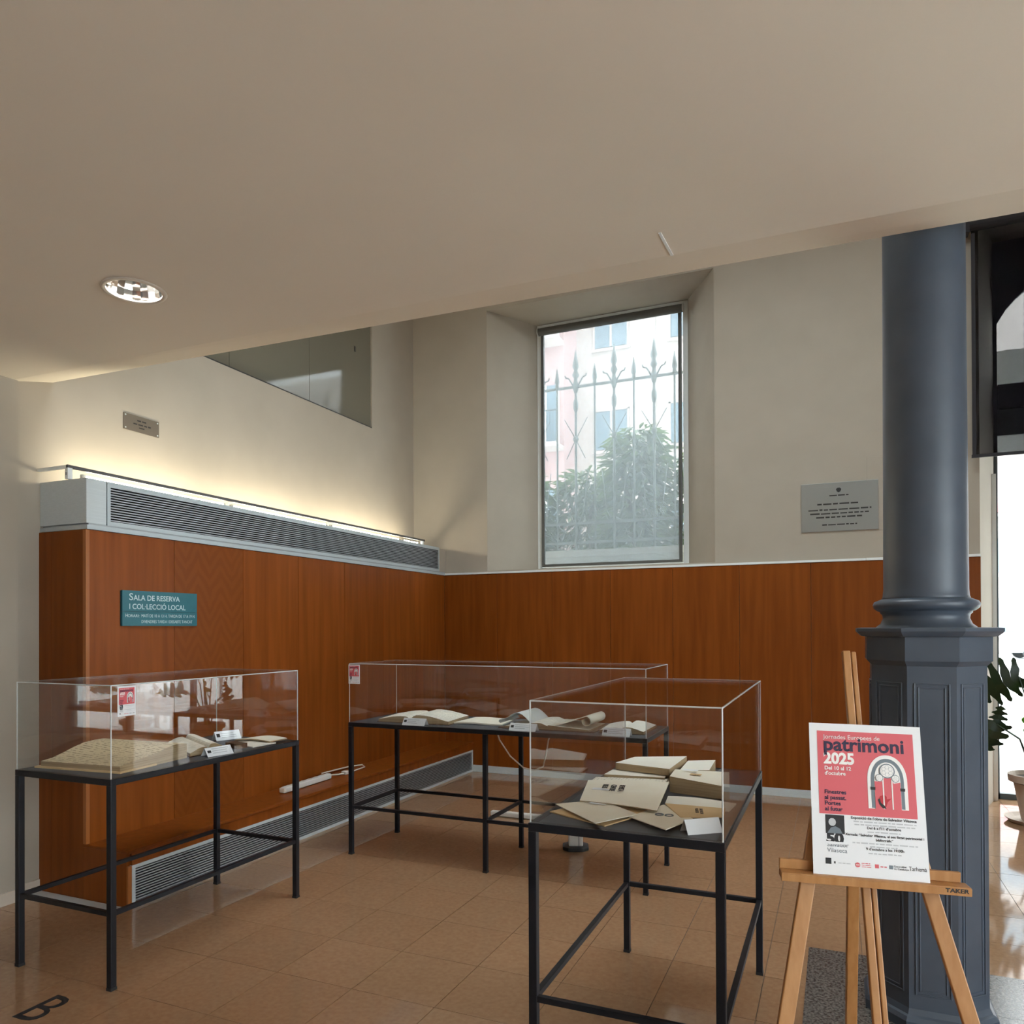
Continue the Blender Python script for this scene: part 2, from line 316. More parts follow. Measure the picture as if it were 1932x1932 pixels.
# right wall with two windows added for fill light, wall behind, upper ceiling
rw = MB(); SW = ((-3.9, -1.9), (-.7, 1.8))
for a, b_ in ((-5, -3.9), (-1.9, -.7), (1.8, 8.05)): rw.box(XR, XR+.12, a, b_, 0, 6)
for a, b_ in SW: rw.box(XR, XR+.12, a, b_, 0, .25); rw.box(XR, XR+.12, a, b_, 2.9, 6)
struct(rw.build('wall_right', 'wall'), 'plaster wall with two wide windows added for fill light')
struct(box('wall_sky_blocker', -22, 22, 7.95, 8.05, 6.2, 18, 'masonry'), 'unseen upper wall added to block sky light')  # out of view, added to cut the sky light on the garden facade
struct(box('wall_front', XU-.12, XR+.12, -5.12, -5, 0, 6, 'wall'), 'plain plaster wall behind the viewer')
SK = (-2.2, 1.2, 3.15, 4.9)  # rooflight opening, added out of view to light floor and cases from above
struct(MB().box(XU-.12, SK[0], 2.6, 8.05, 6, 6.2).box(SK[1], XR+.12, 2.6, 8.05, 6, 6.2).box(SK[0], SK[1], 2.6, SK[2], 6, 6.2).box(SK[0], SK[1], SK[3], 8.05, 6, 6.2).build('ceiling_upper', 'ceil'), 'high ceiling of the double-height part with an added opening for fill light')
struct(box('wall_gallery', XU-.12, XR+.12, 2.5, 2.6, 3.43, 6.2, 'wall'), 'gallery wall above the low ceiling edge')
sk = struct(thing('window_6', 'unseen rooflight added for fill light over the double-height part', 'window', (0, 0, 6.1))); del sk['category']
box('pane', SK[0], SK[1], SK[2], SK[3], 0, .01, 'glass', sk)
for x in (-2.2, -1.08, .04, 1.15): box('glazing_bar', x, x+.05, SK[2], SK[3], -.03, .05, 'winwhite', sk)
for n, (a, b_) in enumerate(SW):  # unseen side windows, added to brighten the cases and low ceiling
    w = struct(thing('window_%d' % (n+4), 'unseen side window added for fill light', 'window', (XR, 0, 0))); del w['category']
    fr = MB()
    for yy in (a, (a+b_)/2-.03, b_-.06): fr.box(.02, .08, yy, yy+.06, .25, 2.9)
    fr.box(.02, .08, a, b_, .25, .31).box(.02, .08, a, b_, 2.84, 2.9)
    fr.build('window_frame', 'darkframe', w); box('pane', .045, .051, a, b_, .25, 2.9, 'glass', w)

# ---- low ceiling slab ending in a chamfered edge, with a round cut for the downlight
DL = (-2.712, 2.268); DR = .112
def ye(x): return 2.80+.022*(x-XU)
ex0, ex1 = XU, XR
hs = .16; q = []; n = 32
cl = MB()
ring = [(DL[0]+DR*math.cos(2*math.pi*k/n), DL[1]+DR*math.sin(2*math.pi*k/n)) for k in range(n)]
sq = []
for k in range(n):
    c, s_ = math.cos(2*math.pi*k/n), math.sin(2*math.pi*k/n); t = hs/max(abs(c), abs(s_)); sq.append((DL[0]+c*t, DL[1]+s_*t))
cl.add([(x, y, ZC) for x, y in ring]+[(x, y, ZC) for x, y in sq], [(k, (k+1) % n, n+(k+1) % n, n+k) for k in range(n)])
xa, xb, ya, yb = DL[0]-hs, DL[0]+hs, DL[1]-hs, DL[1]+hs
def cq(x0, x1, y0, y1a, y1b): cl.add([(x0, y0, ZC), (x1, y0, ZC), (x1, y1b, ZC), (x0, y1a, ZC)], [(0, 1, 2, 3)])
cq(ex0, xa, -5, ye(ex0), ye(xa)); cq(xb, ex1, -5, ye(xb), ye(ex1)); cq(xa, xb, -5, ya, ya); cq(xa, xb, yb, ye(xa), ye(xb))
CH = .07
def yf(x): return (2.925+.030*(x-XU))*(1.43+CH)/1.43
cl.add([(ex0, yf(ex0), ZC+CH), (ex1, yf(ex1), ZC+CH), (ex1, yf(ex1), ZC+.45), (ex0, yf(ex0), ZC+.45), (ex0, -5, ZC+.45), (ex1, -5, ZC+.45)], [(0, 1, 2, 3), (2, 5, 4, 3)])
ceil = struct(cl.build('ceiling', 'ceil'), 'low painted ceiling slab under the gallery')
MB().bar((-.578, 2.70, ZC-.001), (-.570, ye(-.57), ZC-.001), .010, .004).build('ceiling_joint', 'winwhite', ceil)
MB().add([(ex0, ye(ex0), ZC), (ex1, ye(ex1), ZC), (ex1, yf(ex1), ZC+CH), (ex0, yf(ex0), ZC+CH)], [(0, 1, 2, 3)]).build('edge_strip', 'ceil', ceil)

# ================================================================= LEFT WALL UNIT
YU0 = 2.978
unit = thing('wall_unit', 'long cherry veneer wall unit with built-in bench and floor grille', 'wall unit', (XL, YU0, 0))
ss = [3.0, 3.604, 4.223, 4.828, 5.445, 6.057, 6.644, YB-.024]
for k in range(7):
    box('panel', -.02, 0, ss[k]-YU0+(.0015 if k else 0), ss[k+1]-YU0-.0015, .318, 2.126, 'flame' if k == 1 else 'wood', unit)
ends = [XU+.001-XL, XU+.11-XL, -.024]
for k in range(2): box('end_panel', ends[k], ends[k+1]-.001, 0, .02, .0, 2.126, 'wood', unit)
box('end_panel', -.024, .325, 0, .02, 0, .300, 'wood', unit)
box('edge_lipping', -.024, .001, -.001, .022, .318, 2.126, 'lip', unit)
box('edge_lipping', .325, .338, -.001, .022, 0, .23, 'lip', unit)
box('bench_top', -.02, .345, -.002, YB-YU0-.024, .300, .318, 'wood', unit, bevel=.003)
box('bench_front', .318, .338, .022, YB-YU0-.024, .232, .300, 'wood', unit)
gr = MB(); g0, g1 = .022, YB-YU0-.024
gr.box(.322, .341, g0, g1, .212, .232).box(.322, .341, g0, g1, 0, .022).box(.322, .341, g0, g0+.022, .022, .212).box(.322, .341, g1-.022, g1, .022, .212)
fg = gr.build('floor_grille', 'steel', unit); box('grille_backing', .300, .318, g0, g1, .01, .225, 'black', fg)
s0 = None
for k in range(12):
    z = .0305+k*.0152
    if s0 is None: s0 = MB().box(.330, .338, g0+.022, g1-.022, 0, .0070).build('slat', 'slat', fg, (0, 0, z))
    else: inst(s0, fg, (0, 0, z))
box('access_plate', .3405, .3425, 2.62, 2.72, .10, .112, 'black', fg)
struct(box('trim_4', -4.33, -3.64, 2.885, 2.972, .0005, .006, 'steel', bevel=.001), 'grey metal floor plate before the end of the wall unit')

# ---- fan-coil casing on top
ac = thing('air_conditioning_unit', 'silver air conditioning casing with long slatted outlet above cherry panels', 'air conditioner', (XL, YU0, 2.128))
box('ledge', XU-XL+.002, .006, .004, 4.315, 0, .026, 'alu', ac, bevel=.002)
box('ledge_groove', -.39, -.004, .02, 4.315, .026, .036, 'slat', ac)
box('casing', XU-XL+.002, -.003, .006, .135, .036, .297, 'steel', ac, bevel=.002)
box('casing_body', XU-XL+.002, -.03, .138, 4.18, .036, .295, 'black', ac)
box('casing_top', XU-XL+.002, -.004, .138, 4.18, .290, .297, 'alu', ac)
box('end_block', XU-XL+.002, -.002, 4.185, YB-YU0-.001, .036, .285, 'wall', ac)
g = MB(); g0, g1 = .139, 4.182
g.box(-.014, 0, g0, g1, .264, .290).box(-.014, 0, g0, g1, .036, .062).box(-.014, 0, g0, g0+.022, .062, .264).box(-.014, 0, g1-.022, g1, .062, .264)
ag = g.build('outlet_grille', 'alu', ac)
s0 = None
for k in range(13):
    z = .066+k*.0152
    if s0 is None: s0 = MB().box(-.009, -.002, g0+.022, g1-.022, 0, .0068).build('slat', 'slat', ag, (0, 0, z))
    else: inst(s0, ag, (0, 0, z))

# ---- strip light above it
sl = thing('strip_light', 'warm fluorescent strip light behind a thin rail above the silver casing', 'light', (-4.13, 2.965, 2.426))
box('rail', .03, .045, 0, 4.12, .062, .082, 'railgrey', sl, bevel=.002)
box('wall_arm', -.222, .03, 0, .018, .062, .080, 'winwhite', sl)
for y in (0.0, 4.06): box('post', .022, .046, y, y+.03, 0, .064, 'winwhite', sl)
for y in (.012, .02): MB().tube([(.034, -.003, .045-y), (.034, .004, .045-y)], .004).build('bolt', 'slat', sl)
tb = None
for a, b_ in ((.14, 1.24), (1.34, 2.44), (2.54, 3.64), (3.74, 4.02)):
    tu = MB().tube([(0, a, .034), (0, b_, .034)], .013, 10).build('tube', 'tube', sl, smooth=True)
    for e in (a-.02, b_): MB().box(-.012, .012, e, e+.02, .0, .05).build('lamp_holder', 'plastic', tu)

# ---- downlight
dl = thing('downlight', 'round recessed downlight with faceted mirror reflector in the low ceiling', 'light', (DL[0], DL[1], ZC))
MB().lathe([(DR+.016, -.001), (DR+.012, -.006), (DR-.004, -.006), (DR-.004, .004), (DR+.016, .001)], 48, caps=False).build('trim_ring', 'ring', dl, smooth=True)
MB().lathe([(DR-.003, .002), (DR-.012, .04), (DR-.030, .09), (.062, .135), (.05, .15)], 20, caps=False).build('reflector', 'mirror', dl)
MB().lathe([(.001, .135), (.05, .132), (.055, .15), (.001, .155)], 24).build('lamp_lens', 'lamp', dl)
MB().lathe([(DR+.03, .003), (DR+.03, .2), (.001, .2)], 24, caps=False).build('housing', 'ring', dl)

# ================================================================= SIGNS ON THE WALLS
sg = thing('room_sign', 'teal two-part room sign with white lettering on the cherry panels', 'sign', (XL, 3.207, 1.571), R(90))
box('lower_plate', 0, .574, -.012, -.001, 0, .0865, 'teal', sg); box('upper_plate', 0, .574, -.012, -.001, .0885, .215, 'teal', sg)
box('sign_back', -.006, .572, -.0015, -.0002, -.001, .214, 'tealdark', sg)
text('lettering', 'S', .060, 'pale', sg, (.046, -.0125, .157), w=.028, bold=.0006)
text('lettering', 'ALA DE RESERVA', .046, 'pale', sg, (.079, -.0125, .157), w=.352, bold=.0006)
text('lettering', 'I COL\u00b7LECCI\u00d3 LOCAL', .046, 'pale', sg, (.046, -.0125, .103), w=.428, bold=.0006)
text('lettering', 'H', .030, 'pale', sg, (.020, -.0125, .053), w=.015); text('lettering', 'ORARI:', .025, 'pale', sg, (.037, -.0125, .053), w=.082)
text('lettering', 'MAT\u00cd DE 10 A 13 H. TARDA DE 17 A 19 H.', .0270, 'pale', sg, (.134, -.0125, .053), w=.420)
text('lettering', 'DIVENDRES TARDA I DISSABTE TANCAT', .0270, 'pale', sg, (.134, -.0125, .017), w=.398)

pq = thing('wall_plaque', 'small dull metal plaque with four screws high on the white wall', 'plaque', (XU, 3.553, 2.89), R(90))
box('plate', 0, .285, -.006, -.0005, 0, .109, 'bronze', pq, bevel=.001)
for x in (.014, .271):
    for z in (.012, .097): MB().tube([(x, -.006, z), (x, -.0085, z)], .005).build('screw', 'steel', pq)
words('engraved_line', .105, .178, .072, .016, 'engr', pq, -.0064, 3); words('engraved_line', .075, .215, .047, .016, 'engr', pq, -.0064, 4); words('engraved_line', .12, .165, .026, .012, 'engr', pq, -.0064, 6)

p2 = thing('commemorative_plaque', 'large brushed steel plaque with crest and engraved text on back wall', 'plaque', (-.283, YB-.004, 2.404))
box('plate', 0, .630, -.010, -.0005, 0, .434, 'plaque', p2, bevel=.001)
cr = poly_plate('crest', [(.290, .372), (.302, .384), (.322, .384), (.334, .372), (.327, .352), (.312, .342), (.297, .352)], 'engr', p2, -.0101)
poly_plate('crest_ring', [(.312+.030*math.cos(t*.4), .362+.036*math.sin(t*.4)) for t in range(1, 15)]+[(.312+.027*math.cos(t*.4), .362+.033*math.sin(t*.4)) for t in range(14, 0, -1)], 'slat', p2, -.0101)
for k, (a, b_, z, h) in enumerate(((.235, .392, .312, .016), (.135, .485, .236, .022), (.060, .575, .186, .020), (.075, .555, .152, .020), (.125, .500, .118, .020), (.175, .460, .052, .017))):
    words('engraved_line', a, b_, z, h, 'engr', p2, -.0101, 20+k)

# ================================================================= WINDOW WITH SCREEN BLIND, AND WHAT LIES OUTSIDE
w1 = struct(thing('window_1', 'splayed window with pale frame', 'window', (0, WD, 0))); del w1['category']
fr = MB(); a, b_, z0, z1 = WI0, WI1, WZ0+.005, WZ1-.002
fr.box(a, a+.055, .0, .06, z0, z1).box(b_-.055, b_, .0, .06, z0, z1).box(a+.055, b_-.055, 0, .06, z0, z0+.055).box(a+.055, b_-.055, 0, .06, z1-.05, z1)
fr.build('window_frame', 'winwhite', w1, bevel=.004)
box('pane', a+.055, b_-.055, .04, .048, z0+.055, z1-.05, 'glass', w1)
rb = thing('roller_blind', 'pale see-through roller screen drawn down over the barred window', 'blind', (0, WD-.012, 0))
MB().tube([(a+.035, -.045, z1-.10), (b_-.04, -.045, z1-.10)], .042, 20).build('cassette', 'blind', rb)
for x in (a+.03, b_-.045): MB().tube([(x, -.045, z1-.10), (x+.012, -.045, z1-.10)], .046, 20).build('end_cap', 'winframe', rb)
for x in (a+.062, b_-.095): box('guide_rail', x, x+.03, -.03, .008, z0+.06, z1-.13, 'blind', rb)
box('bottom_bar', a+.07, b_-.07, -.028, .006, z0+.060, z0+.088, 'blind', rb)
box('screen_fabric', a+.085, b_-.085, -.012, -.0105, z0+.075, z1-.10, 'screen', rb)
pts = [(b_-.06, -.06, z1-.14), (b_-.062, -.062, 3.4), (b_-.064, -.064, 2.70), (b_-.058, -.07, 2.56), (b_-.046, -.07, 2.60), (b_-.05, -.066, 3.0), (b_-.052, -.06, z1-.14)]
MB().tube(pts, .0028, 6).build('bead_chain', 'blind', rb)

gw = tag(MB().box(-5.2, -.6, 8.78, 9.02, -.1, 2.42).box(-5.22, -.58, 8.75, 9.05, 2.42, 2.50).build('garden_wall', 'wall_out'), 'low rendered wall under the iron fence outside', 'wall')
FY = 8.90
fc = thing('iron_fence', 'wrought iron fence with spear tips outside the window', 'fence', (0, FY, 2.50))
for z in (.09, .33, 2.04): box('rail', -4.4, -.75, -.012, .012, z, z+.03, 'fenceiron', fc)
def spear(big):
    m = MB()
    if big:
        m.tube([(0, 0, 0), (0, 0, 2.1)], .016, 8); m.lathe([(.016, 1.74), (.032, 1.79), (.032, 1.86), (.016, 1.91)], 10); m.lathe([(.02, 1.98), (.040, 2.04), (.026, 2.12), (.022, 2.16), (.044, 2.20), (.020, 2.26), (.042, 2.31), (.024, 2.40), (.003, 2.52)], 10)
        for sx in (-1, 1):
            m.tube([(0, 0, 2.02), (sx*.05, 0, 2.10), (sx*.09, 0, 2.17), (sx*.13, 0, 2.18), (sx*.14, 0, 2.21)], .011, 6)
            m.tube([(0, 0, 1.40), (sx*.15, 0, 1.66)], .006, 6); m.tube([(0, 0, 1.40), (sx*.12, 0, 1.16)], .006, 6); m.tube([(sx*.02, 0, .33), (sx*.10, 0, .50), (sx*.14, 0, .85), (sx*.16, 0, 1.0)], .006, 6); m.tube([(sx*.02, 0, .40), (sx*.08, 0, .36), (sx*.11, 0, .44)], .006, 6)
        m.lathe([(.017, 1.36), (.040, 1.40), (.017, 1.44)], 8)
    else:
        m.tube([(0, 0, 0), (0, 0, 2.1)], .013, 8); m.lathe([(.014, 2.04), (.028, 2.08), (.018, 2.11), (.034, 2.14), (.020, 2.23), (.003, 2.32)], 8)
        for sx in (-1, 1): m.tube([(0, 0, .10), (sx*.07, 0, .16), (sx*.10, 0, .24), (sx*.05, 0, .28)], .006, 6)
    return m
sb = ss_ = None
for k in range(15):
    x = -2.475+.246*(k-8)
    if k % 2 == 0:
        if sb is None: sb = spear(True).build('spear_bar', 'fenceiron', fc, (x, 0, 0), smooth=True)
        else: inst(sb, fc, (x, 0, 0))
    else:
        if ss_ is None: ss_ = spear(False).build('bar', 'fenceiron', fc, (x, 0, 0), smooth=True)
        else: inst(ss_, fc, (x, 0, 0))
def shrub(name, label, loc, rx, ry, h, n, seed, leaf=.16):
    rn = random.Random(seed); t = thing(name, label, 'shrub', loc, group='shrubs behind the iron fence'); m = MB()
    for k in range(n):
        th = rn.uniform(0, 6.283); rr = math.sqrt(rn.random()); zz = rn.uniform(.1, 1)
        sh = math.sqrt(max(.05, 1-(zz-.35)**2/.55))
        p = Vector((rx*rr*sh*math.cos(th), ry*rr*sh*math.sin(th), h*zz))
        d = Vector((math.cos(th)*.8+rn.uniform(-.5, .5), math.sin(th)*.8+rn.uniform(-.5, .5), rn.uniform(-.7, .5))).normalized()
        sd = d.cross(Vector((rn.uniform(-.4, .4), rn.uniform(-.4, .4), 1))).normalized(); L = leaf*rn.uniform(.6, 1.5); w = L*.16
        e = p+d*L-Vector((0, 0, L*.25)); mid = p+d*L*.5
        m.add([(q.x, q.y, max(q.z, .03)) for q in (p, mid+sd*w, e, mid-sd*w)], [(0, 1, 2, 3)])
    fo = m.build('foliage', 'shrub', t); fo['kind'] = 'stuff'
    st = MB()
    for k in range(5):
        th = k*1.257+.3; st.tube([(0, 0, 0), (rx*.3*math.cos(th), ry*.3*math.sin(th), h*.5), (rx*.55*math.cos(th), ry*.55*math.sin(th), h*.8)], [.04, .03, .012], 6)
    st.build('stem', 'leather', t)
box_g = struct(box('ground_garden', -9, -.3, 8.05, 21.5, -.3, -.1, 'pave'), 'garden ground outside')
pl_ = tag(MB().box(-6.5, -.4, 9.15, 11.4, -.1, 2.2).build('raised_planting_bed', 'wall_out'), 'raised planting bed behind the fence wall', 'planter')
shrub('shrub', 'bushy shrub in front of the pink facade corner', (-4.05, 9.75, 2.2), .50, .42, 1.5, 1300, 1)
shrub('shrub', 'small shrub filling the gap between its neighbours', (-3.25, 10.2, 2.2), .55, .42, 1.55, 1700, 4)
shrub('shrub', 'tallest feathery shrub reaching towards the facade window', (-2.40, 9.75, 2.2), .45, .42, 1.95, 1700, 2, .2)
shrub('shrub', 'lower dense shrub beside the tallest one', (-1.55, 10.1, 2.2), .46, .42, 1.75, 1400, 3)
# facade across the garden
fa = thing('apartment_building', 'pale apartment block with blue-grey windows behind the garden', 'building', (0, 22, 0))
box('facade_wall', -7.3, -1.5, 0, .6, 0, 16, 'masonry', fa); box('facade_wall', -16, -7.3, -1.2, .6, 0, 16, 'brick', fa); box('drain_pipe', -4.95, -4.85, -.1, 0, 0, 16, 'masonry', fa)
for zc in (4.4, 7.5, 10.6, 13.4):
    for xc in (-6.2, -3.9):
        w = MB().box(xc-.5, xc+.5, -.03, -.005, zc-.55, zc+.6).build('window', 'glassdark', fa)
        m = MB().box(xc-.56, xc-.5, -.06, 0, zc-.6, zc+.65).box(xc+.5, xc+.56, -.06, 0, zc-.6, zc+.65).box(xc-.03, xc+.03, -.05, -.03, zc-.55, zc+.6).box(xc-.6, xc+.6, -.1, 0, zc-.68, zc-.6).box(xc-.56, xc+.56, -.06, 0, zc+.6, zc+.66)
        m.build('window_surround', 'masonry', w)
    w = MB().box(-8.2, -7.5, -1.25, -1.21, zc-.6, zc+1.2).build('balcony_door', 'glassdark', fa); MB().box(-7.88, -7.82, -1.27, -1.25, zc-.6, zc+1.2).box(-8.26, -8.2, -1.27, -1.2, zc-.6, zc+1.25).box(-7.5, -7.44, -1.27, -1.2, zc-.6, zc+1.25).build('door_frame', 'winwhite', w)
    bl = MB().box(-8.6, -7.3, -1.9, -1.2, zc-.75, zc-.62).build('balcony', 'masonry', fa)
    rl = MB().box(-8.6, -7.3, -1.9, -1.87, zc+.25, zc+.30)
    for k in range(14): rl.box(-8.58+k*.098, -8.56+k*.098, -1.89, -1.88, zc-.62, zc+.25)
    rl.build('balcony_railing', 'darkframe', bl)

# ================================================================= WIDE OPENING AT THE RIGHT END
w3 = struct(thing('window_3', 'tall arched glazed screen', 'window', (0, WD, 0))); del w3['category']
mid = (OI0+OI1)/2
for (a, b_) in ((OI0, mid), (mid, OI1)):
    fr = MB(); fr.box(a, a+.03, 0, .07, 0, 5).box(b_-.03, b_, 0, .07, 0, 5).box(a, b_, 0, .07, 0, .05)
    fr.build('window_frame', 'darkframe', w3)
    box('transom', a+.03, b_-.03, -.03, .09, 3.49, 3.71, 'darkframe', w3, bevel=.01); box('fascia_panel', a+.03, b_-.03, .02, .06, 3.26, 3.49, 'gpanel', w3)
    box('pane', a+.03, b_-.03, .03, .036, .05, 3.26, 'glass', w3); box('pane', a+.03, b_-.03, .03, .036, 3.71, 4.8, 'glass', w3)
    cx_ = (a+b_)/2; hw = (b_-a)/2-.03; rr = math.hypot(hw, .276); ar = MB(); N = 16
    vs = []
    for k in range(N+1):
        x = -hw+2*hw*k/N; zz = 3.984+math.sqrt(max(0, rr*rr-x*x)); vs.append((cx_+x, zz))
    ar.prism(vs+[(cx_+hw, 5.0), (cx_-hw, 5.0)], -.0, .06, 'y'); ar.build('arch_head', 'darkframe', w3)
    box('door_rail', a+.03, b_-.03, .01, .06, 1.0, 1.04, 'darkframe', w3)
struct(box('trim_5', OI0-.06, OI0+.0, WD-.10, WD-.005, 0, 2.9, 'winwhite'), 'white jamb casing beside the glazed screen')
bb = thing('roller_blind', 'black see-through roller blind hanging in front of arched glazing', 'blind', (0, 7.2, 2.94))
box('blind_fabric', 1.045, 3.98, -.001, .001, .022, 1.9, 'darkscreen', bb); box('hem', 1.045, 1.072, -.003, .003, .02, 1.86, 'darkfab', bb); box('bottom_bar', 1.04, 3.985, -.008, .008, 0, .026, 'darkfab', bb)
MB().tube([(1.03, 0, 1.93), (3.99, 0, 1.93)], .05, 16).build('roller_tube', 'darkfab', bb); MB().box(1.0, 1.03, -.05, .06, 1.86, 2.0).build('bracket', 'darkfab', bb)
# outside on that side
struct(MB().box(-.3, 70, 8.05, 120, -.3, -.02).build('ground_plaza', 'pave'), 'pale paved plaza outside')
struct(MB().box(2.9, 4.6, 10.5, 13.5, -.02, .02).build('lawn', 'lawn'), 'bright green lawn outside')
fb = thing('street_building', 'pale distant building with red shutters across the plaza', 'building', (0, 50, 0))
box('facade_wall', 3, 60, 0, 4, 0, 22, 'masonry', fb)
for k in range(8):
    for j in range(5):
        x, z = 5+k*3.4, 1.2+j*3.4
        w = MB().box(x, x+1.3, -.08, -.01, z, z+1.9).build('window', 'redshop' if (k+j) % 3 == 0 else 'glassdark', fb)
        MB().box(x-.3, x+1.6, -.6, -.01, z-.3, z-.15).build('window_ledge', 'masonry', w)
cr = thing('car', 'blue-grey parked car far across the plaza', 'car', (9.6, 42.6, -.02), R(6))
prof = [(-2.1, .3), (2.1, .3), (2.15, .75), (1.2, .95), (.6, 1.42), (-1.3, 1.45), (-2.0, .95), (-2.15, .6)]
MB().prism(prof, -.85, .85, 'y').build('body', 'car', cr, bevel=.06)
for s_ in (-1, 1):
    y = s_*.86
    MB().prism([(.95, .95), (.5, 1.34), (-.25, 1.36), (-.25, .95)], y-.01, y+.01, 'y').build('side_window', 'carglass', cr); MB().prism([(-.35, .95), (-.35, 1.36), (-1.25, 1.37), (-1.7, .95)], y-.01, y+.01, 'y').build('side_window', 'carglass', cr)
    for x in (-1.35, 1.35): MB().tube([(x, s_*.70, .32), (x, s_*.88, .32)], .32, 16).build('wheel', 'rubber', cr)
aw = thing('awning', 'white cloth awning outside the arched window', 'awning', (1.1, 9.3, 3.35))
m = MB(); N = 12
for k in range(N+1):
    x = 2.6*k/N; d = .03*math.sin(k*2.1); m.v += [(x, 0+d, 0), (x, -.75+d, .85), (x, -.76+d, .86), (x, .012+d, .012)]
for k in range(N): m.f += [(4*k, 4*k+1, 4*k+5, 4*k+4), (4*k+3, 4*k+7, 4*k+6, 4*k+2), (4*k, 4*k+4, 4*k+7, 4*k+3), (4*k+1, 4*k+2, 4*k+6, 4*k+5)]
m.build('canopy', 'awning', aw)
for x in (.25, 1.3, 2.35): MB().tube([(x, -1.2, .4), (x, -.02, .05)], .02, 8).build('support_arm', 'winwhite', aw); 
for x in (.25, 1.3, 2.35): MB().tube([(x, .0, .02), (x, .0, -3.37)], .03, 8).build('post', 'winwhite', aw)

# ---- monstera in a pot
mo = thing('potted_monstera', 'large split-leaf plant in clay pot beside the glazed opening', 'plant', (1.46, 7.06, 0))
MB().lathe([(.02, .0), (.20, .0), (.235, .035), (.225, .035), (.19, .012), (.02, .012)], 32).build('saucer', 'pot', mo, smooth=False)
MB().lathe([(.115, .013), (.12, .02), (.172, .315), (.205, .32), (.21, .375), (.195, .38), (.180, .34)], 32, caps=False).build('pot', 'pot', mo)
MB().lathe([(.001, .345), (.182, .345), (.182, .31), (.001, .31)], 24).build('soil', 'soil', mo)
def monstera_leaf(L, Wd, seed, mname, pos, aim, roll):
    """heart-shaped blade, whole near the midrib, cut into finger lobes towards the margin"""
    rn = random.Random(seed); nl = 6 if L > .3 else 4; nc = 8; vs = []; fs = []
    for sd in (-1, 1):
        for k in range(nl):
            ga = rn.uniform(.10, .16); reach = rn.uniform(.90, 1.06)
            base = len(vs)
            for c in range(nc+1):
                s_ = c/nc
                for e in (0, 1):
                    t = (k+e)/nl
                    if s_ > .38: t += (ga if e == 0 else -ga)*min(1, (s_-.38)*3.2)/nl*2.0
                    if s_ > .86: tm = (k+.5)/nl; t = tm+(t-tm)*(1-((s_-.86)/.14)**2*.75)
                    hw = Wd/2*(max(.02, math.sin(math.pi*min(1, .20+t*.80)))**.62)*reach
                    y = L*(t*(1-.10*s_)-.24*s_*(1-t)**2+.10*s_*t); x = hw*s_
                    vs.append((sd*x, y, -.55*x*x/Wd-.30*y*abs(y)/L+.012*math.sin(k*2.4)*s_))
            for c in range(nc): i = base+2*c; fs.append((i, i+1, i+3, i+2))
    vs += [(0, .96*L, -.27*L), (.035*L, .97*L, -.28*L), (0, 1.14*L, -.36*L), (-.035*L, .97*L, -.28*L)]; n0 = len(vs)-4; fs.append((n0+1, n0+2, n0+3, n0))
    o = MB().add(vs, fs).build('leaf', mname, mo)
    yax = Vector(aim).normalized(); xax = Vector((0, 0, 1)).cross(yax).normalized(); zax = xax.cross(yax)
    mt = Matrix((xax, yax, zax)).transposed() @ Matrix.Rotation(roll, 3, 'Y')
    o.matrix_local = Matrix.Translation(pos) @ mt.to_4x4()
    sl_ = o.modifiers.new('solid', 'SOLIDIFY'); sl_.thickness = .0015
    MB().tube([(.03*math.cos(seed), .03*math.sin(seed), .34), (pos[0]*.45, pos[1]*.45, .34+(pos[2]-.34)*.62+.05), pos], [.009, .007, .005], 6).build('petiole', 'leafgreen' if mname == 'leafgreen' else 'leafdark', mo, smooth=True)
monstera_leaf(.36, .38, 1, 'leafdark', (-.13, .0, 1.15), (-.75, -.10, -.42), 1.45)
monstera_leaf(.24, .27, 2, 'leafdark', (-.28, .0, .76), (-.30, -.05, -.95), 1.55)
monstera_leaf(.15, .14, 3, 'leafdark', (-.27, .06, .76), (.12, .05, .95), 1.3)
monstera_leaf(.30, .28, 4, 'leafgreen', (.0, -.08, .98), (-.10, -.10, -.95), 1.45)
monstera_leaf(.38, .38, 5, 'leafdark', (.30, .02, 1.10), (.75, .2, -.35), -1.2)
monstera_leaf(.34, .34, 6, 'leafdark', (.24, .10, 1.12), (.45, .4, .55), .9)
monstera_leaf(.30, .30, 7, 'leafgreen', (.28, -.12, .80), (.7, -.5, -.3), -.9)
monstera_leaf(.32, .32, 8, 'leafdark', (.20, .12, .95), (.3, .75, .2), .6)

# ================================================================= IRON COLUMN
co = thing('iron_column', 'grey painted cast iron column on a panelled octagonal pedestal', 'column', (.335, 3.475, 0))
A8 = 1/math.cos(math.pi/8)
def octo(prof): return MB().lathe([(r*A8, z) for r, z in prof], 8, .5)
octo([(.232, .0), (.232, .035), (.222, .05), (.212, .055), (.202, .075)]).build('plinth', 'iron', co)
octo([(.202, .07), (.202, 1.40)]).build('pedestal', 'iron', co)
octo([(.202, 1.395), (.214, 1.408), (.220, 1.415), (.220, 1.508), (.238, 1.511), (.250, 1.522), (.257, 1.530), (.257, 1.542), (.235, 1.545)]).build('pedestal_cap', 'iron', co)
MB().lathe([(.185, 1.540), (.180, 1.548), (.165, 1.560), (.156, 1.582), (.158, 1.597), (.166, 1.604), (.166, 1.610), (.176, 1.613), (.190, 1.624), (.194, 1.638), (.188, 1.650), (.172, 1.657), (.160, 1.662)], 48).build('base_moulding', 'iron', co, smooth=True)
MB().lathe([(.163, 1.655), (.156, 1.672), (.1535, 1.70), (.151, 2.6), (.149, 3.6), (.147, 6.0)], 48).build('shaft', 'iron', co, smooth=True)
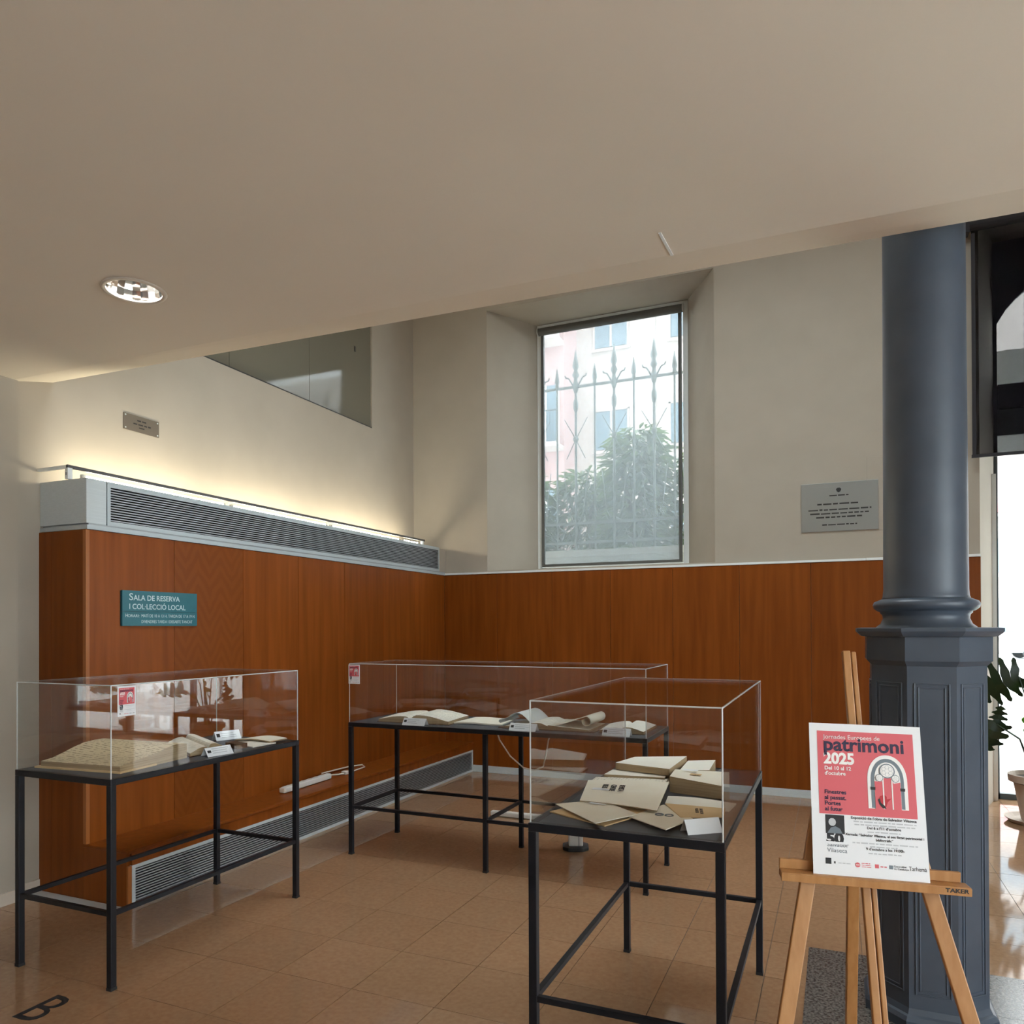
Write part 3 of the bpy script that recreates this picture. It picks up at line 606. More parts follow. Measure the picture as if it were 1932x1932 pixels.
for k in range(8):
    pf = MB(); d = .202; w = .062
    for (off, th, in_) in ((0, .008, 0), (.014, .006, 0)):
        x0, x1, z0, z1 = -w+off, w-off, .13+off, 1.33-off
        tk = .006
        for q in ((x0, x0+tk, z0, z1), (x1-tk, x1, z0, z1), (x0+tk, x1-tk, z0, z0+tk), (x0+tk, x1-tk, z1-tk, z1)): pf.box(q[0], q[1], -d-th*.5, -d+.002, q[2], q[3])
    o = pf.build('panel_moulding', 'iron', co, bevel=.002); o.rotation_euler = (0, 0, k*math.pi/4)

# ================================================================= POSTER AND EASEL
def poster_art(t, W, H, full=True):
    """local frame: x 0..W, z 0..H, printed side towards -Y"""
    s = W/.297; y1, y2 = -.0008-.0004*max(s, .5), -.0008-.0010*max(s, .5)
    def X(v): return v*s
    box('sheet', 0, W, -.0008, 0, 0, H, 'paper', t)
    box('pink_field', X(.021), X(.276), y1, -.0008, X(.165), X(.398), 'pink', t)
    d = .0002*s
    text('lettering', 'Jornades Europees de', X(.0175), 'white', t, (X(.038), y2, X(.376)), xs=.98, depth=d)
    text('lettering', 'patrimoni', X(.054), 'navy', t, (X(.037), y2, X(.343)), xs=1.02, bold=X(.0013), depth=d)
    text('lettering', '2025', X(.043), 'white', t, (X(.037), y2, X(.306)), xs=.96, bold=X(.0018), depth=d)
    text('lettering', "Del 10 al 12\nd'octubre", X(.0145), 'white', t, (X(.038), y2, X(.288)), bold=X(.0003), depth=d)
    text('lettering', 'Finestres\nal passat.\nPortes\nal futur', X(.0160), 'navy', t, (X(.036), y2, X(.221)), bold=X(.0004), depth=d, lines=.98)
    # drawn gothic window
    cx, z0 = .203, .187; hw = .052; zs = .262
    def arch(h, zt, zb, n=14):
        L = []
        for k in range(n+1):
            u = k/n; L.append((cx-h+h*(1-math.cos(u*math.pi/2))*.98*1.0, zs+(zt-zs)*math.sin(u*math.pi/2)**.9))
        Rr = [(2*cx-x, z) for x, z in reversed(L[:-1])]
        return [(cx-h, zb)]+L+Rr+[(cx+h, zb)]
    def PX(l): return [(X(a), X(b)) for a, b in l]
    poly_plate('arch_print', PX(arch(hw, .336, z0)), 'white', t, y2, .0003*s)
    poly_plate('arch_print', PX(arch(.043, .326, z0+.002)), 'stone', t, y2-.0004*s, .0003*s)
    poly_plate('arch_print', PX(arch(.034, .316, z0+.001)), 'white', t, y2-.0008*s, .0003*s)
    poly_plate('arch_print', PX([(cx-.0335, z0), (cx+.0335, z0), (cx+.0335, .262), (cx+.016, .258), (cx+.010, .272), (cx, .280), (cx-.010, .270), (cx-.016, .262), (cx-.0335, .262)]), 'pink', t, y2-.0012*s, .0003*s)
    for dx in (-.0115, .0115): poly_plate('mullion_print', PX([(cx+dx-.0016, z0), (cx+dx+.0016, z0), (cx+dx+.0016, .27), (cx+dx-.0016, .27)]), 'white', t, y2-.0018*s, .0003*s)
    for (ax, az, rr) in ((0, .292, .0205), (-.021, .272, .0105), (.021, .272, .0105)):
        n = 20
        for q, (ro, mm) in enumerate(((rr, 'stone'), (rr*.86, 'white'))):
            poly_plate('tracery_print', PX([(cx+ax+ro*math.cos(6.2832*k/n), az+ro*math.sin(6.2832*k/n)) for k in range(n)]), mm, t, y2-(.0022+.0004*q)*s, .0003*s)
        if full:
            for k in range(6 if ax == 0 else 3):
                th = k*6.2832/(6 if ax == 0 else 3)+1.57; px, pz = cx+ax+rr*.50*math.cos(th), az+rr*.50*math.sin(th); r3 = rr*(.27 if ax == 0 else .33)
                poly_plate('tracery_print', PX([(px+r3*math.cos(j*.5236), pz+r3*math.sin(j*.5236)) for j in range(12)]+[]), 'grey', t, y2-.0031*s, .0002*s)
                poly_plate('tracery_print', PX([(px+r3*.8*math.cos(j*.5236), pz+r3*.8*math.sin(j*.5236)) for j in range(12)]), 'white', t, y2-.0034*s, .0002*s)
    for sd in (-1, 1): poly_plate('capital_print', PX([(cx+sd*.0385-.006, .238), (cx+sd*.0385+.006, .238), (cx+sd*.0385+.0065, .246), (cx+sd*.0385-.0065, .246)]), 'ink', t, y2-.0016*s, .0003*s)
    poly_plate('figure_print', PX([(cx-.024, .200), (cx-.027, .212), (cx-.021, .222), (cx-.010, .226), (cx-.004, .221), (cx-.004, .214), (cx+.008, .217), (cx-.002, .206), (cx-.006, .194), (cx-.014, .190)]), 'red', t, y2-.0016*s, .0003*s)
    poly_plate('figure_print', PX([(cx-.024, .200), (cx-.027, .212), (cx-.022, .216), (cx-.020, .204), (cx-.010, .196), (cx-.006, .188), (cx-.016, .190)]), 'ink', t, y2-.0020*s, .0003*s)
    # lower half: portrait print, anniversary mark, programme, logos
    box('portrait_print', X(.036), X(.086), y1, -.0008, X(.112), X(.163), 'ink', t)
    poly_plate('portrait_tone', PX([(.048+.010*math.cos(k*.6283)+.006, .143+.011*math.sin(k*.6283)) for k in range(10)]), 'grey', t, y1, .0003*s)
    poly_plate('portrait_tone', PX([(.040, .113), (.080, .113), (.074, .126), (.062, .132), (.050, .128)]), 'stone', t, y1, .0003*s)
    text('lettering', '50', X(.040), 'ink', t, (X(.037), y1, X(.086)), xs=1.12, bold=X(.0022), depth=d)
    box('cut_line', X(.034), X(.092), y1-.0008*s, y1, X(.0835), X(.0905), 'paper', t)
    text('lettering', 'Salvador\nVilaseca', X(.0165), 'stone', t, (X(.038), y1, X(.077)), depth=d, lines=.92)
    if full:
        for s_, z, sz in (("Exposici\u00f3 de l'obra de Salvador Vilaseca", .1555, .0105), ("Del 6 a l'11 d'octubre", .130, .0100), ("Xerrada: \u201cSalvador Vilaseca, el seu llegat patrimonial i", .110, .0093), ("bibliogr\u00e0fic\u201d", .099, .0093), ("9 d'octubre a les 19:00h", .074, .0100)):
            text('lettering', s_, X(sz), 'ink', t, (X(.188), y1, X(z)), align='CENTER', bold=X(.0002), depth=d)
    for k, (a, b, z) in enumerate(((.110, .272, .147), (.112, .268, .139), (.145, .230, .121), (.105, .272, .090), (.150, .220, .082), (.145, .232, .064))): words('small_print', X(a), X(b), X(z), X(.0055), 'grey', t, y1, 40+k)
    box('logo', X(.033), X(.048), y1, -.0008, X(.030), X(.046), 'ink', t); box('logo', X(.055), X(.059), y1, -.0008, X(.032), X(.038), 'ink', t)
    words('small_print', X(.066), X(.100), X(.033), X(.004), 'grey', t, y1, 60)
    poly_plate('logo', PX([(.116+.0065*math.cos(k*.5236), .033+.0065*math.sin(k*.5236)) for k in range(12)]), 'pink', t, y1); poly_plate('logo', PX([(.111, .032), (.121, .032), (.121, .034), (.111, .034)]), 'white', t, y1-.0004*s)
    for k in range(3): words('small_print', X(.126), X(.150), X(.028+.0045*k), X(.003), 'pink', t, y1, 62+k)
    box('logo', X(.160), X(.170), y1, -.0008, X(.028), X(.038), 'pink', t); words('small_print', X(.174), X(.190), X(.031), X(.005), 'pink', t, y1, 66)
    box('logo', X(.196), X(.206), y1, -.0008, X(.028), X(.038), 'stone', t)
    if full:
        text('lettering', 'Generalitat\nde Catalunya', X(.0072), 'ink', t, (X(.208), y1, X(.034)), depth=d, lines=.9)
        text('lettering', 'Tarhem\u00e0', X(.0160), 'ink', t, (X(.246), y1, X(.028)), xs=.78, depth=d)
    else: words('small_print', X(.209), X(.235), X(.031), X(.005), 'ink', t, y1, 67); words('small_print', X(.248), X(.282), X(.030), X(.008), 'ink', t, y1, 68)

EZ, TILT = R(12), R(15)
ea = thing('display_easel', 'beech wood A-frame easel standing before the grey column', 'easel', (.085, 2.312, 0), EZ)
TZ = .862
def fp(x, z, dy=0): return (x, (z-TZ)*math.tan(TILT)+dy, z)
AX = -.012
MB().bar(fp(-.345, .0), fp(AX-.075, 1.215), .040, .020, (0, -1, 0)).build('front_leg', 'easel', ea, bevel=.003)
MB().bar(fp(.335, .0), fp(AX+.070, 1.215), .040, .020, (0, -1, 0)).build('front_leg', 'easel', ea, bevel=.003)
MB().bar(fp(.0, .02, .022), fp(AX-.008, 1.475, .022), .022, .020, (0, -1, 0)).bar(fp(.021, .02, .022), fp(AX+.012, 1.472, .022), .014, .018, (0, -1, 0)).build('mast', 'easel', ea, bevel=.003)
MB().bar((.085, .62, 0), fp(AX+.005, 1.21, .045), .036, .020, (0, -1, 0)).build('rear_leg', 'easel', ea, bevel=.003)
MB().bar(fp(AX-.11, 1.19, .014), fp(AX+.11, 1.19, .014), .014, .05, (0, 0, 1)).build('head_block', 'easel', ea, bevel=.003)
tr = MB().box(-.245, .235, -.052, -.008, -.006, .012).build('tray', 'easel', ea, fp(0, TZ-.012), bevel=.002); tr.rotation_euler = (0, R(1.6), 0)
MB().box(-.245, .222, -.014, -.002, .012, .040).build('tray_back', 'easel', tr, bevel=.002)
MB().box(-.245, .235, -.056, -.050, -.010, .010).build('tray_lip', 'easel', tr, bevel=.001)
text('burnt_lettering', 'TAKER', .015, 'engr', tr, (.170, -.0565, -.002), xs=1.25, bold=.0004)
po = thing('exhibition_poster', 'pink and white exhibition poster resting on the wooden easel', 'poster', (0, 0, 0))
PW, PH = .297, .420
pm = Matrix.Translation((.085, 2.312, 0)) @ Matrix.Rotation(EZ, 4, 'Z') @ Matrix.Translation((-.158, -.040, TZ+.003)) @ Matrix.Rotation(R(1.4), 4, 'Y') @ Matrix.Rotation(-TILT, 4, 'X')
po.matrix_world = pm
poster_art(po, PW, PH, True)

# ================================================================= DISPLAY CASES
def display_case(name, label, x0, x1, y0, y1, mids=()):
    """outer size x0..x1, y0..y1; steel frame, board, clear cover"""
    t = thing(name, label, 'display case', ((x0+x1)/2, (y0+y1)/2, 0), group='glass-topped display cases')
    hx, hy = (x1-x0)/2, (y1-y0)/2; w = .028; ZT = .905
    xs_ = [-hx+w/2]+[m-(x0+x1)/2 for m in mids]+[hx-w/2]
    for x in xs_:
        for y in (-hy+w/2, hy-w/2):
            lg = MB().box(x-w/2, x+w/2, y-w/2, y+w/2, .004, ZT-w).build('leg', 'frame', t, bevel=.002); MB().box(x-w/2-.001, x+w/2+.001, y-w/2-.001, y+w/2+.001, 0, .012).build('foot_cap', 'rubber', lg)
    for y in (-hy+w/2, hy-w/2):
        MB().box(-hx, hx, y-w/2, y+w/2, ZT-w, ZT).build('top_rail', 'frame', t, bevel=.002)
        MB().box(-hx+w, hx-w, y-.010, y+.010, .315, .335).build('stretcher', 'frame', t, bevel=.001)
    for x in (-hx+w/2, hx-w/2): MB().box(x-w/2, x+w/2, -hy+w, hy-w, ZT-w, ZT).build('top_rail', 'frame', t, bevel=.002)
    for x in xs_: MB().box(x-.010, x+.010, -hy+w, hy-w, .315, .335).build('stretcher', 'frame', t, bevel=.001)
    MB().box(-hx+w, hx-w, -hy+w, hy-w, ZT-.012, ZT-.0005).build('display_board', 'board', t)
    i = .004; p = .005; Z1 = 1.31; z0 = ZT+.0005; e = .005
    a, b = hx-i, hy-i
    cv = MB().box(-a+e, a-e, -b+e, b-e, Z1-p, Z1).build('cover_top', 'acry', t)
    for y in (-b, b-p): MB().box(-a+e, a-e, y, y+p, z0, Z1-e).build('cover_pane', 'acry', t)
    for x in (-a, a-p): MB().box(x, x+p, -b+e, b-e, z0, Z1-e).build('cover_pane', 'acry', t)
    for x in (-a, a-e):
        MB().box(x, x+e, -b+e, b-e, Z1-e, Z1).build('cover_edge', 'edge', t, bevel=.002)
        for y in (-b, b-e): MB().box(x, x+e, y, y+e, z0, Z1).build('cover_edge', 'edge', t, bevel=.002)
    for y in (-b, b-e): MB().box(-a+e, a-e, y, y+e, Z1-e, Z1).build('cover_edge', 'edge', t, bevel=.002)
    return t
display_case('display_case', 'short display case nearest the white pilaster, holding a big yellowed volume', -3.480, -2.853, 2.266, 3.493)
display_case('display_case', 'long six-legged display case against the corner, holding open books', -3.081, -1.005, 4.285, 4.900, (-2.046,))
display_case('display_case', 'display case full of cream pamphlets beside the easel', -.939, -.307, 2.300, 3.530)

def small_card(label, loc, rz, W=.092):
    t = thing('small_poster', label, 'poster', loc, rz, group='small pink posters on the display cases'); poster_art(t, W, W*1.43, False); return t
small_card('small pink poster on the case with the yellowed volume', (-2.8522, 2.298, 1.171), R(90))
small_card('small pink poster on the corner of the long display case', (-3.076, 4.2842, 1.171), 0)

# ---------------------------------------------------------------- papers and books
ZB = .9055
def block(name, quad, hf, m, parent, z0=ZB, nu=12, nv=6, th=None, em=None):
    """closed sheet or page block over a four-cornered base (front-left, front-right, back-right, back-left); hf(u, v) = height of its upper face;
    th: thickness when it lifts off the base; the sides can carry the page-edge material"""
    A, B, D, E_ = [Vector((*q, 0)) for q in quad]; b = MB(); top = []; bot = []
    for j in range(nv+1):
        for i in range(nu+1):
            u, v = i/nu, j/nv; p = (A*(1-u)+B*u)*(1-v)+(E_*(1-u)+D*u)*v; h = hf(u, v)
            top.append((p.x, p.y, z0+h)); bot.append((p.x, p.y, z0 if th is None else z0+max(0, h-th)))
    n = nu+1; b.v = top+bot; o = len(top); side = []
    for j in range(nv):
        for i in range(nu):
            k = j*n+i; b.f.append((k, k+1, k+n+1, k+n)); b.f.append((o+k, o+k+n, o+k+n+1, o+k+1))
    nf = len(b.f)
    for i in range(nu): b.f += [(i, o+i, o+i+1, i+1), (nv*n+i, nv*n+i+1, o+nv*n+i+1, o+nv*n+i)]
    for j in range(nv): b.f += [(j*n, (j+1)*n, o+(j+1)*n, o+j*n), (j*n+nu, o+j*n+nu, o+(j+1)*n+nu, (j+1)*n+nu)]
    ob = b.build(name, m, parent)
    if em:
        ob.data.materials.append(M[em])
        for q, p in enumerate(ob.data.polygons):
            if q >= nf: p.material_index = 1
    return ob
def sheet_thing(name, label, cat, quad, h, m, z0=ZB, hf=None, th=.0015, em=None, group=None, parts=()):
    c = sum(q[0] for q in quad)/4, sum(q[1] for q in quad)/4
    t = thing(name, label, cat, (c[0], c[1], z0), group=group)
    lq = [(x-c[0], y-c[1]) for x, y in quad]
    block('cover' if name in ('pamphlet', 'booklet') else 'pages', lq, hf or (lambda u, v: h), m, t, 0, th=th if hf else None, em=em)
    return t, lq
def on_sheet(lq, u, v):
    A, B, D, E_ = [Vector((*q, 0)) for q in lq]; p = (A*(1-u)+B*u)*(1-v)+(E_*(1-u)+D*u)*v; return p.x, p.y
def open_book(label, quad, hl, hr, m, group, z0=ZB, dip=.5, sag=.0, em='edgep', cat='book'):
    """open book: cover boards, left and right page blocks that swell towards the gutter"""
    c = sum(q[0] for q in quad)/4, sum(q[1] for q in quad)/4; t = thing('open_book', label, cat, (c[0], c[1], z0), group=group)
    q = [(x-c[0], y-c[1]) for x, y in quad]
    g0 = [q[0][k]*(1-dip)+q[1][k]*dip for k in (0, 1)]; g1 = [q[3][k]*(1-dip)+q[2][k]*dip for k in (0, 1)]
    cen = Vector((0, 0)); ex = [tuple(v*1.035 for v in p) for p in q]
    block('cover', ex, lambda u, v: .004, 'leather', t, 0, 2, 2)
    f1 = lambda u, v: .002+hl*(.35+.65*math.sin(min(1, u*1.08)*math.pi*.62)**1.2)*(1 if u < .9 else 1-(u-.9)*5)
    f2 = lambda u, v: .002+hr*(.35+.65*math.sin(min(1, (1-u)*1.08)*math.pi*.62)**1.2)*(1 if u > .1 else 1-(.1-u)*5)
    block('left_pages', [q[0], g0, g1, q[3]], f1, m, t, .004, 14, 5, em=em); block('right_pages', [g0, q[1], q[2], g1], f2, m, t, .004, 14, 5, em=em)
    return t
def tent_card(label, x, y, rz, W=.17, H=.05, D=.035, z0=ZB, m='coolp', tab=True):
    t = thing('label_card', label, 'label card', (x, y, z0), rz, group='folded caption cards in the cases')
    MB().add([(-W/2, -D, 0), (W/2, -D, 0), (W/2, 0, H), (-W/2, 0, H), (-W/2, -D+.0012, 0), (W/2, -D+.0012, 0), (W/2, .0012, H), (-W/2, .0012, H)], [(0, 1, 2, 3), (7, 6, 5, 4), (0, 4, 5, 1), (3, 2, 6, 7), (0, 3, 7, 4), (1, 5, 6, 2)]).build('front_face', 'paper', t)
    MB().add([(-W/2, .0012, H), (W/2, .0012, H), (W/2, D, 0), (-W/2, D, 0), (-W/2, .0024, H), (W/2, .0024, H), (W/2, D+.0012, 0), (-W/2, D+.0012, 0)], [(0, 1, 2, 3), (7, 6, 5, 4), (0, 4, 5, 1), (3, 2, 6, 7), (0, 3, 7, 4), (1, 5, 6, 2)]).build('back_face', 'paper', t)
    if tab:
        a = math.atan2(D, H); o = MB()
        o.box(-W/2+.008, -W/2+.028, -.0006, 0, .022, H-.006); ob = o.build('caption_mark', 'ink', t, (0, -D-.0005, 0)); ob.rotation_euler = (-a, 0, 0)
        o = MB(); rn = random.Random(int(x*100))
        for k in range(3): o.box(-W/2+.035, -W/2+.035+W*rn.uniform(.35, .65), -.0006, 0, .016+.012*k, .020+.012*k)
        ob = o.build('caption_text', 'grey', t, (0, -D-.0005, 0)); ob.rotation_euler = (-a, 0, 0)
    return t
sm = lambda t: t*t*(3-2*t)
# case by the pilaster
GA = 'books and papers in the case by the pilaster'
t, lq = sheet_thing('old_volume', 'big yellowed newspaper volume rising to a crest, lying open', 'book', [(-3.415, 2.345), (-2.945, 2.385), (-2.985, 2.80), (-3.425, 2.68)], 0, 'old',
    hf=lambda u, v: .030+.060*sm(min(1, v*1.25))-.02*u*v+.006*math.sin(v*9)*u, th=None, em='edgep', group=GA)
block('under_sheet', [on_sheet(lq, -.05, -.04), on_sheet(lq, 1.03, -.03), on_sheet(lq, 1.02, .5), on_sheet(lq, -.04, .5)], lambda u, v: .008, 'tan', t, 0, 4, 2)
open_book('cream book lying open beside the big yellowed volume', [(-2.985, 2.82), (-2.965, 3.04), (-3.34, 3.25), (-3.39, 3.04)], .035, .045, 'cream', GA)
t, lq = sheet_thing('small_book', 'small closed brown book between open book and pale leaflets', 'book', [(-3.06, 3.135), (-2.945, 3.10), (-2.935, 3.165), (-3.05, 3.195)], .026, 'leather', group=GA)
sheet_thing('leaflet', 'lower pale leaflet at the far end of the pilaster case', 'leaflet', [(-3.12, 3.20), (-2.90, 3.17), (-2.89, 3.34), (-3.12, 3.33)], 0, 'whitep', hf=lambda u, v: .006+.004*math.sin(u*3.1), th=.005, group=GA)
sheet_thing('leaflet', 'upper folded leaflet at the far end of the pilaster case', 'leaflet', [(-3.13, 3.28), (-2.90, 3.30), (-2.895, 3.44), (-3.11, 3.43)], 0, 'creamp', hf=lambda u, v: .016+.010*math.sin(u*3.1), th=.006, em='edgep', group=GA)
tent_card('white caption card before the cream open book', -2.913, 2.93, R(80), .15, .042, .03)
tent_card('white caption card standing behind the pale leaflets', -3.27, 3.36, R(70), .15, .05, .03)
# long case
GB = 'open books in the long case'
open_book('open book at the end of the long case by its small poster', [(-2.90, 4.385), (-2.36, 4.39), (-2.40, 4.77), (-2.96, 4.75)], .040, .052, 'cream', GB, dip=.47)
sheet_thing('flat_print', 'flat cream print lying between two open books in the long case', 'print', [(-2.36, 4.47), (-2.02, 4.50), (-2.07, 4.80), (-2.35, 4.78)], 0, 'creamp', hf=lambda u, v: .012+.004*math.sin(u*5), th=.01, group=GB)
ob3 = thing('open_volume', 'thick volume with one white page curling up and one rolled over', 'book', (-1.66, 4.56, ZB), group=GB)
block('cover', [(-.34, -.16), (.30, -.17), (.30, .20), (-.33, .20)], lambda u, v: .006, 'leather', ob3, 0, 2, 2)
block('left_pages', [(-.30, -.15), (0, -.16), (0, .19), (-.30, .19)], lambda u, v: .008+.030*sm(min(1, u*1.3))*(1 if u < .85 else 1-(u-.85)*4), 'cream', ob3, .006, 12, 4, em='edgep')
block('right_pages', [(0, -.16), (.27, -.16), (.27, .19), (0, .19)], lambda u, v: .010+.018*(1-u), 'cream', ob3, .006, 12, 4, em='edgep')
def curl(name, prof, ya, yb, m, th=.0016):
    b = MB(); n = len(prof)
    for y in (ya, yb):
        for k, (x, z) in enumerate(prof): b.v.append((x, y, z))
    for y in (ya, yb):
        for k, (x, z) in enumerate(prof):
            p0, p1 = prof[max(k-1, 0)], prof[min(k+1, n-1)]; dx, dz = p1[0]-p0[0], p1[1]-p0[1]; L = math.hypot(dx, dz) or 1
            b.v.append((x+dz/L*th, y, z-dx/L*th))
    for k in range(n-1): b.f += [(k, k+1, n+k+1, n+k), (2*n+k, 3*n+k, 3*n+k+1, 2*n+k+1), (k, 2*n+k, 2*n+k+1, k+1), (n+k, n+k+1, 3*n+k+1, 3*n+k)]
    b.f += [(0, n, 3*n, 2*n), (n-1, 3*n-1, 4*n-1, 2*n-1)]
    return b.build(name, m, ob3, smooth=True)
pf = [(-.335, .030), (-.348, .040), (-.340, .052), (-.31, .058)]+[(-.30+.02*k, .058+.052*math.sin(min(1, k/9)*math.pi)**1.1-.0022*k) for k in range(1, 15)]+[(0, .020)]
curl('curled_page', pf, -.14, .18, 'coolp')
pr = [(0, .030), (.06, .036), (.12, .052), (.18, .076), (.225, .090)]+[(.245+.030*math.sin(a_*.45), .066+.030*math.cos(a_*.45)) for a_ in range(0, 12)]
curl('rolled_page', pr, -.14, .18, 'creamp')
open_book('smaller open book at the end of the long case nearest the easel', [(-1.33, 4.42), (-1.06, 4.43), (-1.06, 4.78), (-1.36, 4.76)], .030, .036, 'whitep', GB)
tent_card('white caption card before the open book by the small poster', -2.575, 4.328, 0, .17, .045, .03)
tent_card('white caption card under the curling white page', -1.80, 4.345, 0, .18, .045, .03)
tent_card('grey-white caption card before the smaller open book', -1.20, 4.345, 0, .17, .045, .03)
# case with the pamphlets
GC = 'pamphlets and magazines in the case beside the easel'
def pam(label, quad, m, z0, h=.004, hf=None, th=.003, em=None, name='pamphlet'): return sheet_thing(name, label, 'pamphlet', quad, h, m, ZB+z0, hf, th, em, GC)
pam('cream envelope half under the upper front pamphlet', [(-.920, 2.455), (-.690, 2.345), (-.585, 2.56), (-.80, 2.66)], 'tan', .0, hf=lambda u, v: .004+.006*v, th=.004)
t, lq = pam('upper cream pamphlet at the front corner of the case', [(-.925, 2.525), (-.715, 2.325), (-.612, 2.47), (-.79, 2.625)], 'creamp', .010, hf=lambda u, v: .004+.006*v, th=.002)
x, y = on_sheet(lq, .25, .75); MB().box(x-.03, x+.03, y-.012, y+.012, .0115, .0122).build('paper_tag', 'paper', t)
t, lq = pam('large cream folder with bold black lettering and a white tag', [(-.850, 2.575), (-.560, 2.53), (-.600, 2.93), (-.905, 2.85)], 'creamp', .018, hf=lambda u, v: .004+.018*v+.004*math.sin(u*3), th=.003, em='edgep')
x, y = on_sheet(lq, .5, .55); text('bold_lettering', 'REVISTA\nCENTRE\nREUS', .030, 'ink', t, (x-.03, y+.06, .0235), flat=True, rot=R(-80), bold=.0002, depth=.0006, lines=1.05); 
x, y = on_sheet(lq, .22, .55); MB().box(x-.035, x+.03, y-.016, y+.016, .0165, .0172).build('paper_tag', 'paper', t)
t, lq = pam('cream title sheet showing behind the large folder', [(-.900, 2.82), (-.615, 2.88), (-.625, 3.02), (-.905, 2.96)], 'cream', .026, h=.006)
t, lq = pam('long buff pamphlet lying across the middle of the case', [(-.880, 2.985), (-.635, 3.01), (-.64, 3.065), (-.875, 3.10)], 'whitep', .030, h=.010, em='edgep')
pam('cream leaflet peeping out beneath the long buff pamphlet', [(-.870, 2.94), (-.62, 2.97), (-.62, 3.10), (-.87, 3.08)], 'creamp', .012, h=.012)
t, lq = pam('thick cream book lying at the back of the case', [(-.860, 3.09), (-.620, 3.03), (-.610, 3.36), (-.820, 3.26)], 'whitep', .044, h=.028, em='edgep', name='booklet')
pam('stack of leaflets under the thick cream book', [(-.850, 3.115), (-.63, 3.075), (-.615, 3.34), (-.82, 3.25)], 'edgep', .0, h=.041)
pam('pair of cream leaflets at the back beside the thick book', [(-.605, 3.17), (-.490, 3.21), (-.495, 3.42), (-.605, 3.36)], 'whitep', .0, hf=lambda u, v: .045+.008*v, th=None, em='edgep')
t, lq = pam('thick stack of magazines with curling cream top page', [(-.600, 2.935), (-.365, 2.87), (-.400, 3.14), (-.615, 3.12)], 'creamp', .0, hf=lambda u, v: .050+.012*(1-u)*(1-v)+.006*v, th=None, em='edgep', name='booklet')
x, y = on_sheet(lq, .42, .50); MB().box(x-.022, x+.022, y-.014, y+.014, .0605, .0612).build('stamp', 'tan', t)
x, y = on_sheet(lq, .30, .78); MB().box(x-.03, x+.03, y-.012, y+.012, .064, .0647).build('paper_tag', 'paper', t)
pam('spread of white sheets between the magazines and the orange pamphlet', [(-.568, 2.69), (-.345, 2.70), (-.335, 2.82), (-.585, 2.83)], 'whitep', .0, hf=lambda u, v: .008+.004*math.sin(u*4), th=.006)
t, lq = pam('orange-brown pamphlet with black lettering', [(-.475, 2.50), (-.345, 2.56), (-.355, 2.685), (-.565, 2.68)], 'tan', .012, h=.003)
x, y = on_sheet(lq, .55, .75); text('lettering', 'SALVADOR\nVILASECA', .015, 'ink', t, (x, y, .0034), flat=True, rot=R(-78), bold=.0003, depth=.0002)
t, lq = pam('cream pamphlet with two round stamps at the front edge', [(-.640, 2.465), (-.490, 2.335), (-.435, 2.50), (-.570, 2.68)], 'creamp', .006, hf=lambda u, v: .004+.005*u, th=.003)
for u, v in ((.38, .52), (.55, .66)):
    x, y = on_sheet(lq, u, v); MB().lathe([(.015, .0070), (.015, .0092), (.011, .0092), (.011, .0070)], 18, caps=False, cx=x, cy=y).build('round_stamp', 'stone', t)
tent_card('grey caption card in the front corner beside the easel', -.392, 2.405, R(38), .12, .042, .026, tab=False)

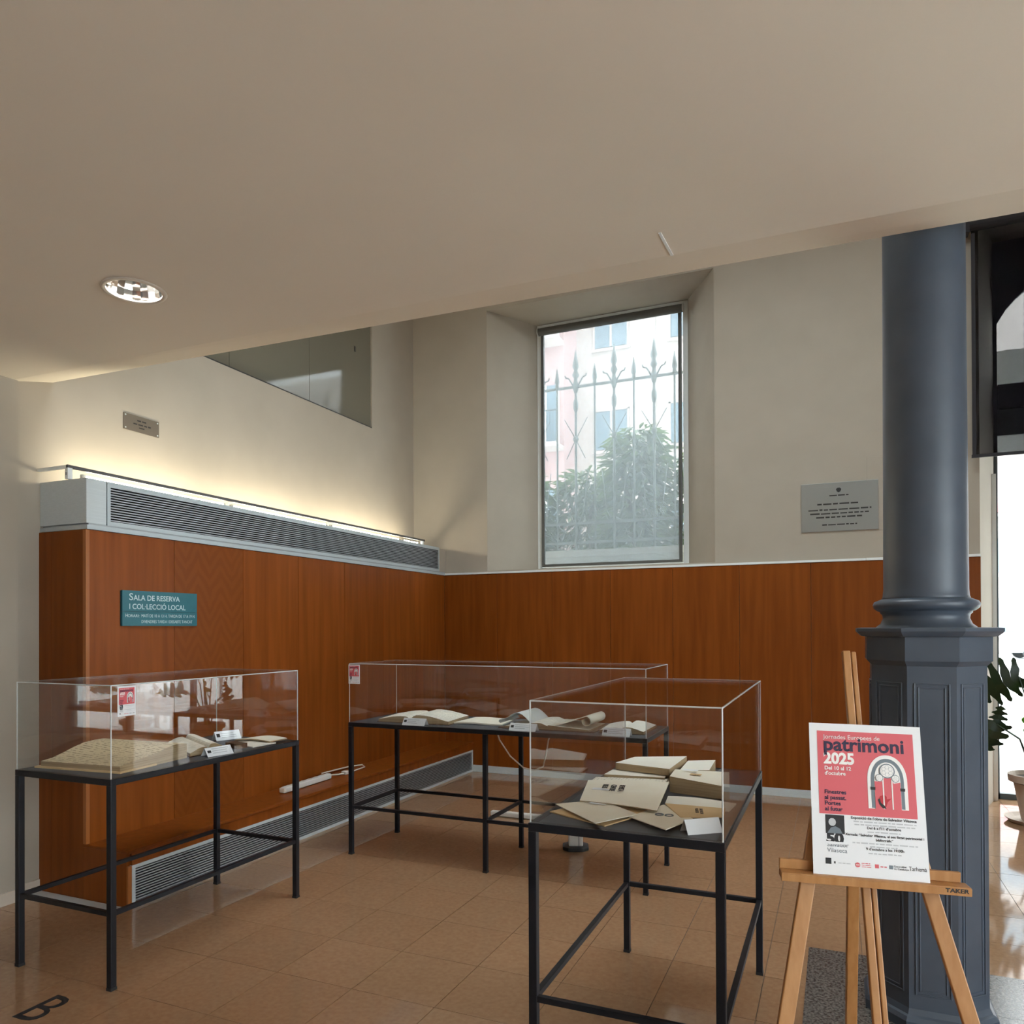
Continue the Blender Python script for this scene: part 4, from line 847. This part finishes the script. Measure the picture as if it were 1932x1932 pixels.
# ================================================================= SMALL THINGS ON BENCH AND FLOOR
ps = thing('power_strip', 'white power strip with looped lead lying on the cherry bench', 'power strip', (-3.80, 4.47, .318), R(2))
MB().box(-.026, .026, 0, .58, .004, .046).build('body', 'plastic', ps, bevel=.008); MB().box(-.024, .024, -.018, .0, .006, .044).build('end_cap', 'cable', ps, bevel=.006)
for k in range(6): MB().lathe([(.019, .0465), (.019, .048), (.015, .048), (.013, .0465)], 16, cx=0, cy=.07+k*.085, caps=False).build('socket', 'cable', ps)
MB().tube([(0, .58, .03), (.01, .70, .014), (.03, .88, .010), (.02, 1.08, .012), (-.05, 1.15, .014), (-.10, 1.02, .018), (-.11, .80, .022), (-.10, .62, .03)], .006, 8).build('lead', 'cable', ps, smooth=True)
MB().box(-.01, .04, .76, .81, 0, .03).build('plug', 'plastic', ps, bevel=.006)
f2 = thing('power_strip', 'pale power strip lying on the floor behind the long case', 'power strip', (-2.62, 5.62, 0), R(-88))
MB().box(-.026, .026, 0, .52, .004, .044).build('body', 'plastic', f2, bevel=.008)
for k in range(5): MB().lathe([(.019, .0445), (.019, .046), (.015, .046), (.013, .0445)], 16, cx=0, cy=.08+k*.085, caps=False).build('socket', 'cable', f2)
hc = tag(MB().tube([(-2.11, 4.60, .876), (-2.09, 4.62, .79), (-2.03, 4.66, .68), (-1.95, 4.70, .60), (-1.88, 4.72, .585), (-1.82, 4.73, .61), (-1.80, 4.74, .70), (-1.785, 4.74, .79), (-1.75, 4.74, .876)], .005, 8).build('hanging_cable', 'cable', smooth=True), 'white cable hanging in a loop under the long display case', 'cable')
dv = thing('floor_device', 'small white floor-standing device on a black base under the tables', 'device', (-1.685, 5.01, 0), R(20))
MB().prism([(-.09, -.05), (-.05, -.09), (.05, -.09), (.09, -.05), (.09, .05), (.05, .09), (-.05, .09), (-.09, .05)], 0, .025).build('base', 'rubber', dv, bevel=.006)
MB().box(-.05, .05, -.045, .045, .025, .24).build('body', 'plastic', dv, bevel=.01); MB().box(.020, .024, -.0465, -.045, .03, .23).build('seam', 'ink', dv); MB().box(-.04, .04, -.035, .035, .24, .25).build('top_vent', 'rubber', dv)
fl = text('floor_letter', 'B', .285, 'ink', None, (-3.056, 1.966, .0006), flat=True, xs=.86, depth=.0004); tag(fl, 'black letter B stuck flat on the beige floor tiles', 'letter')
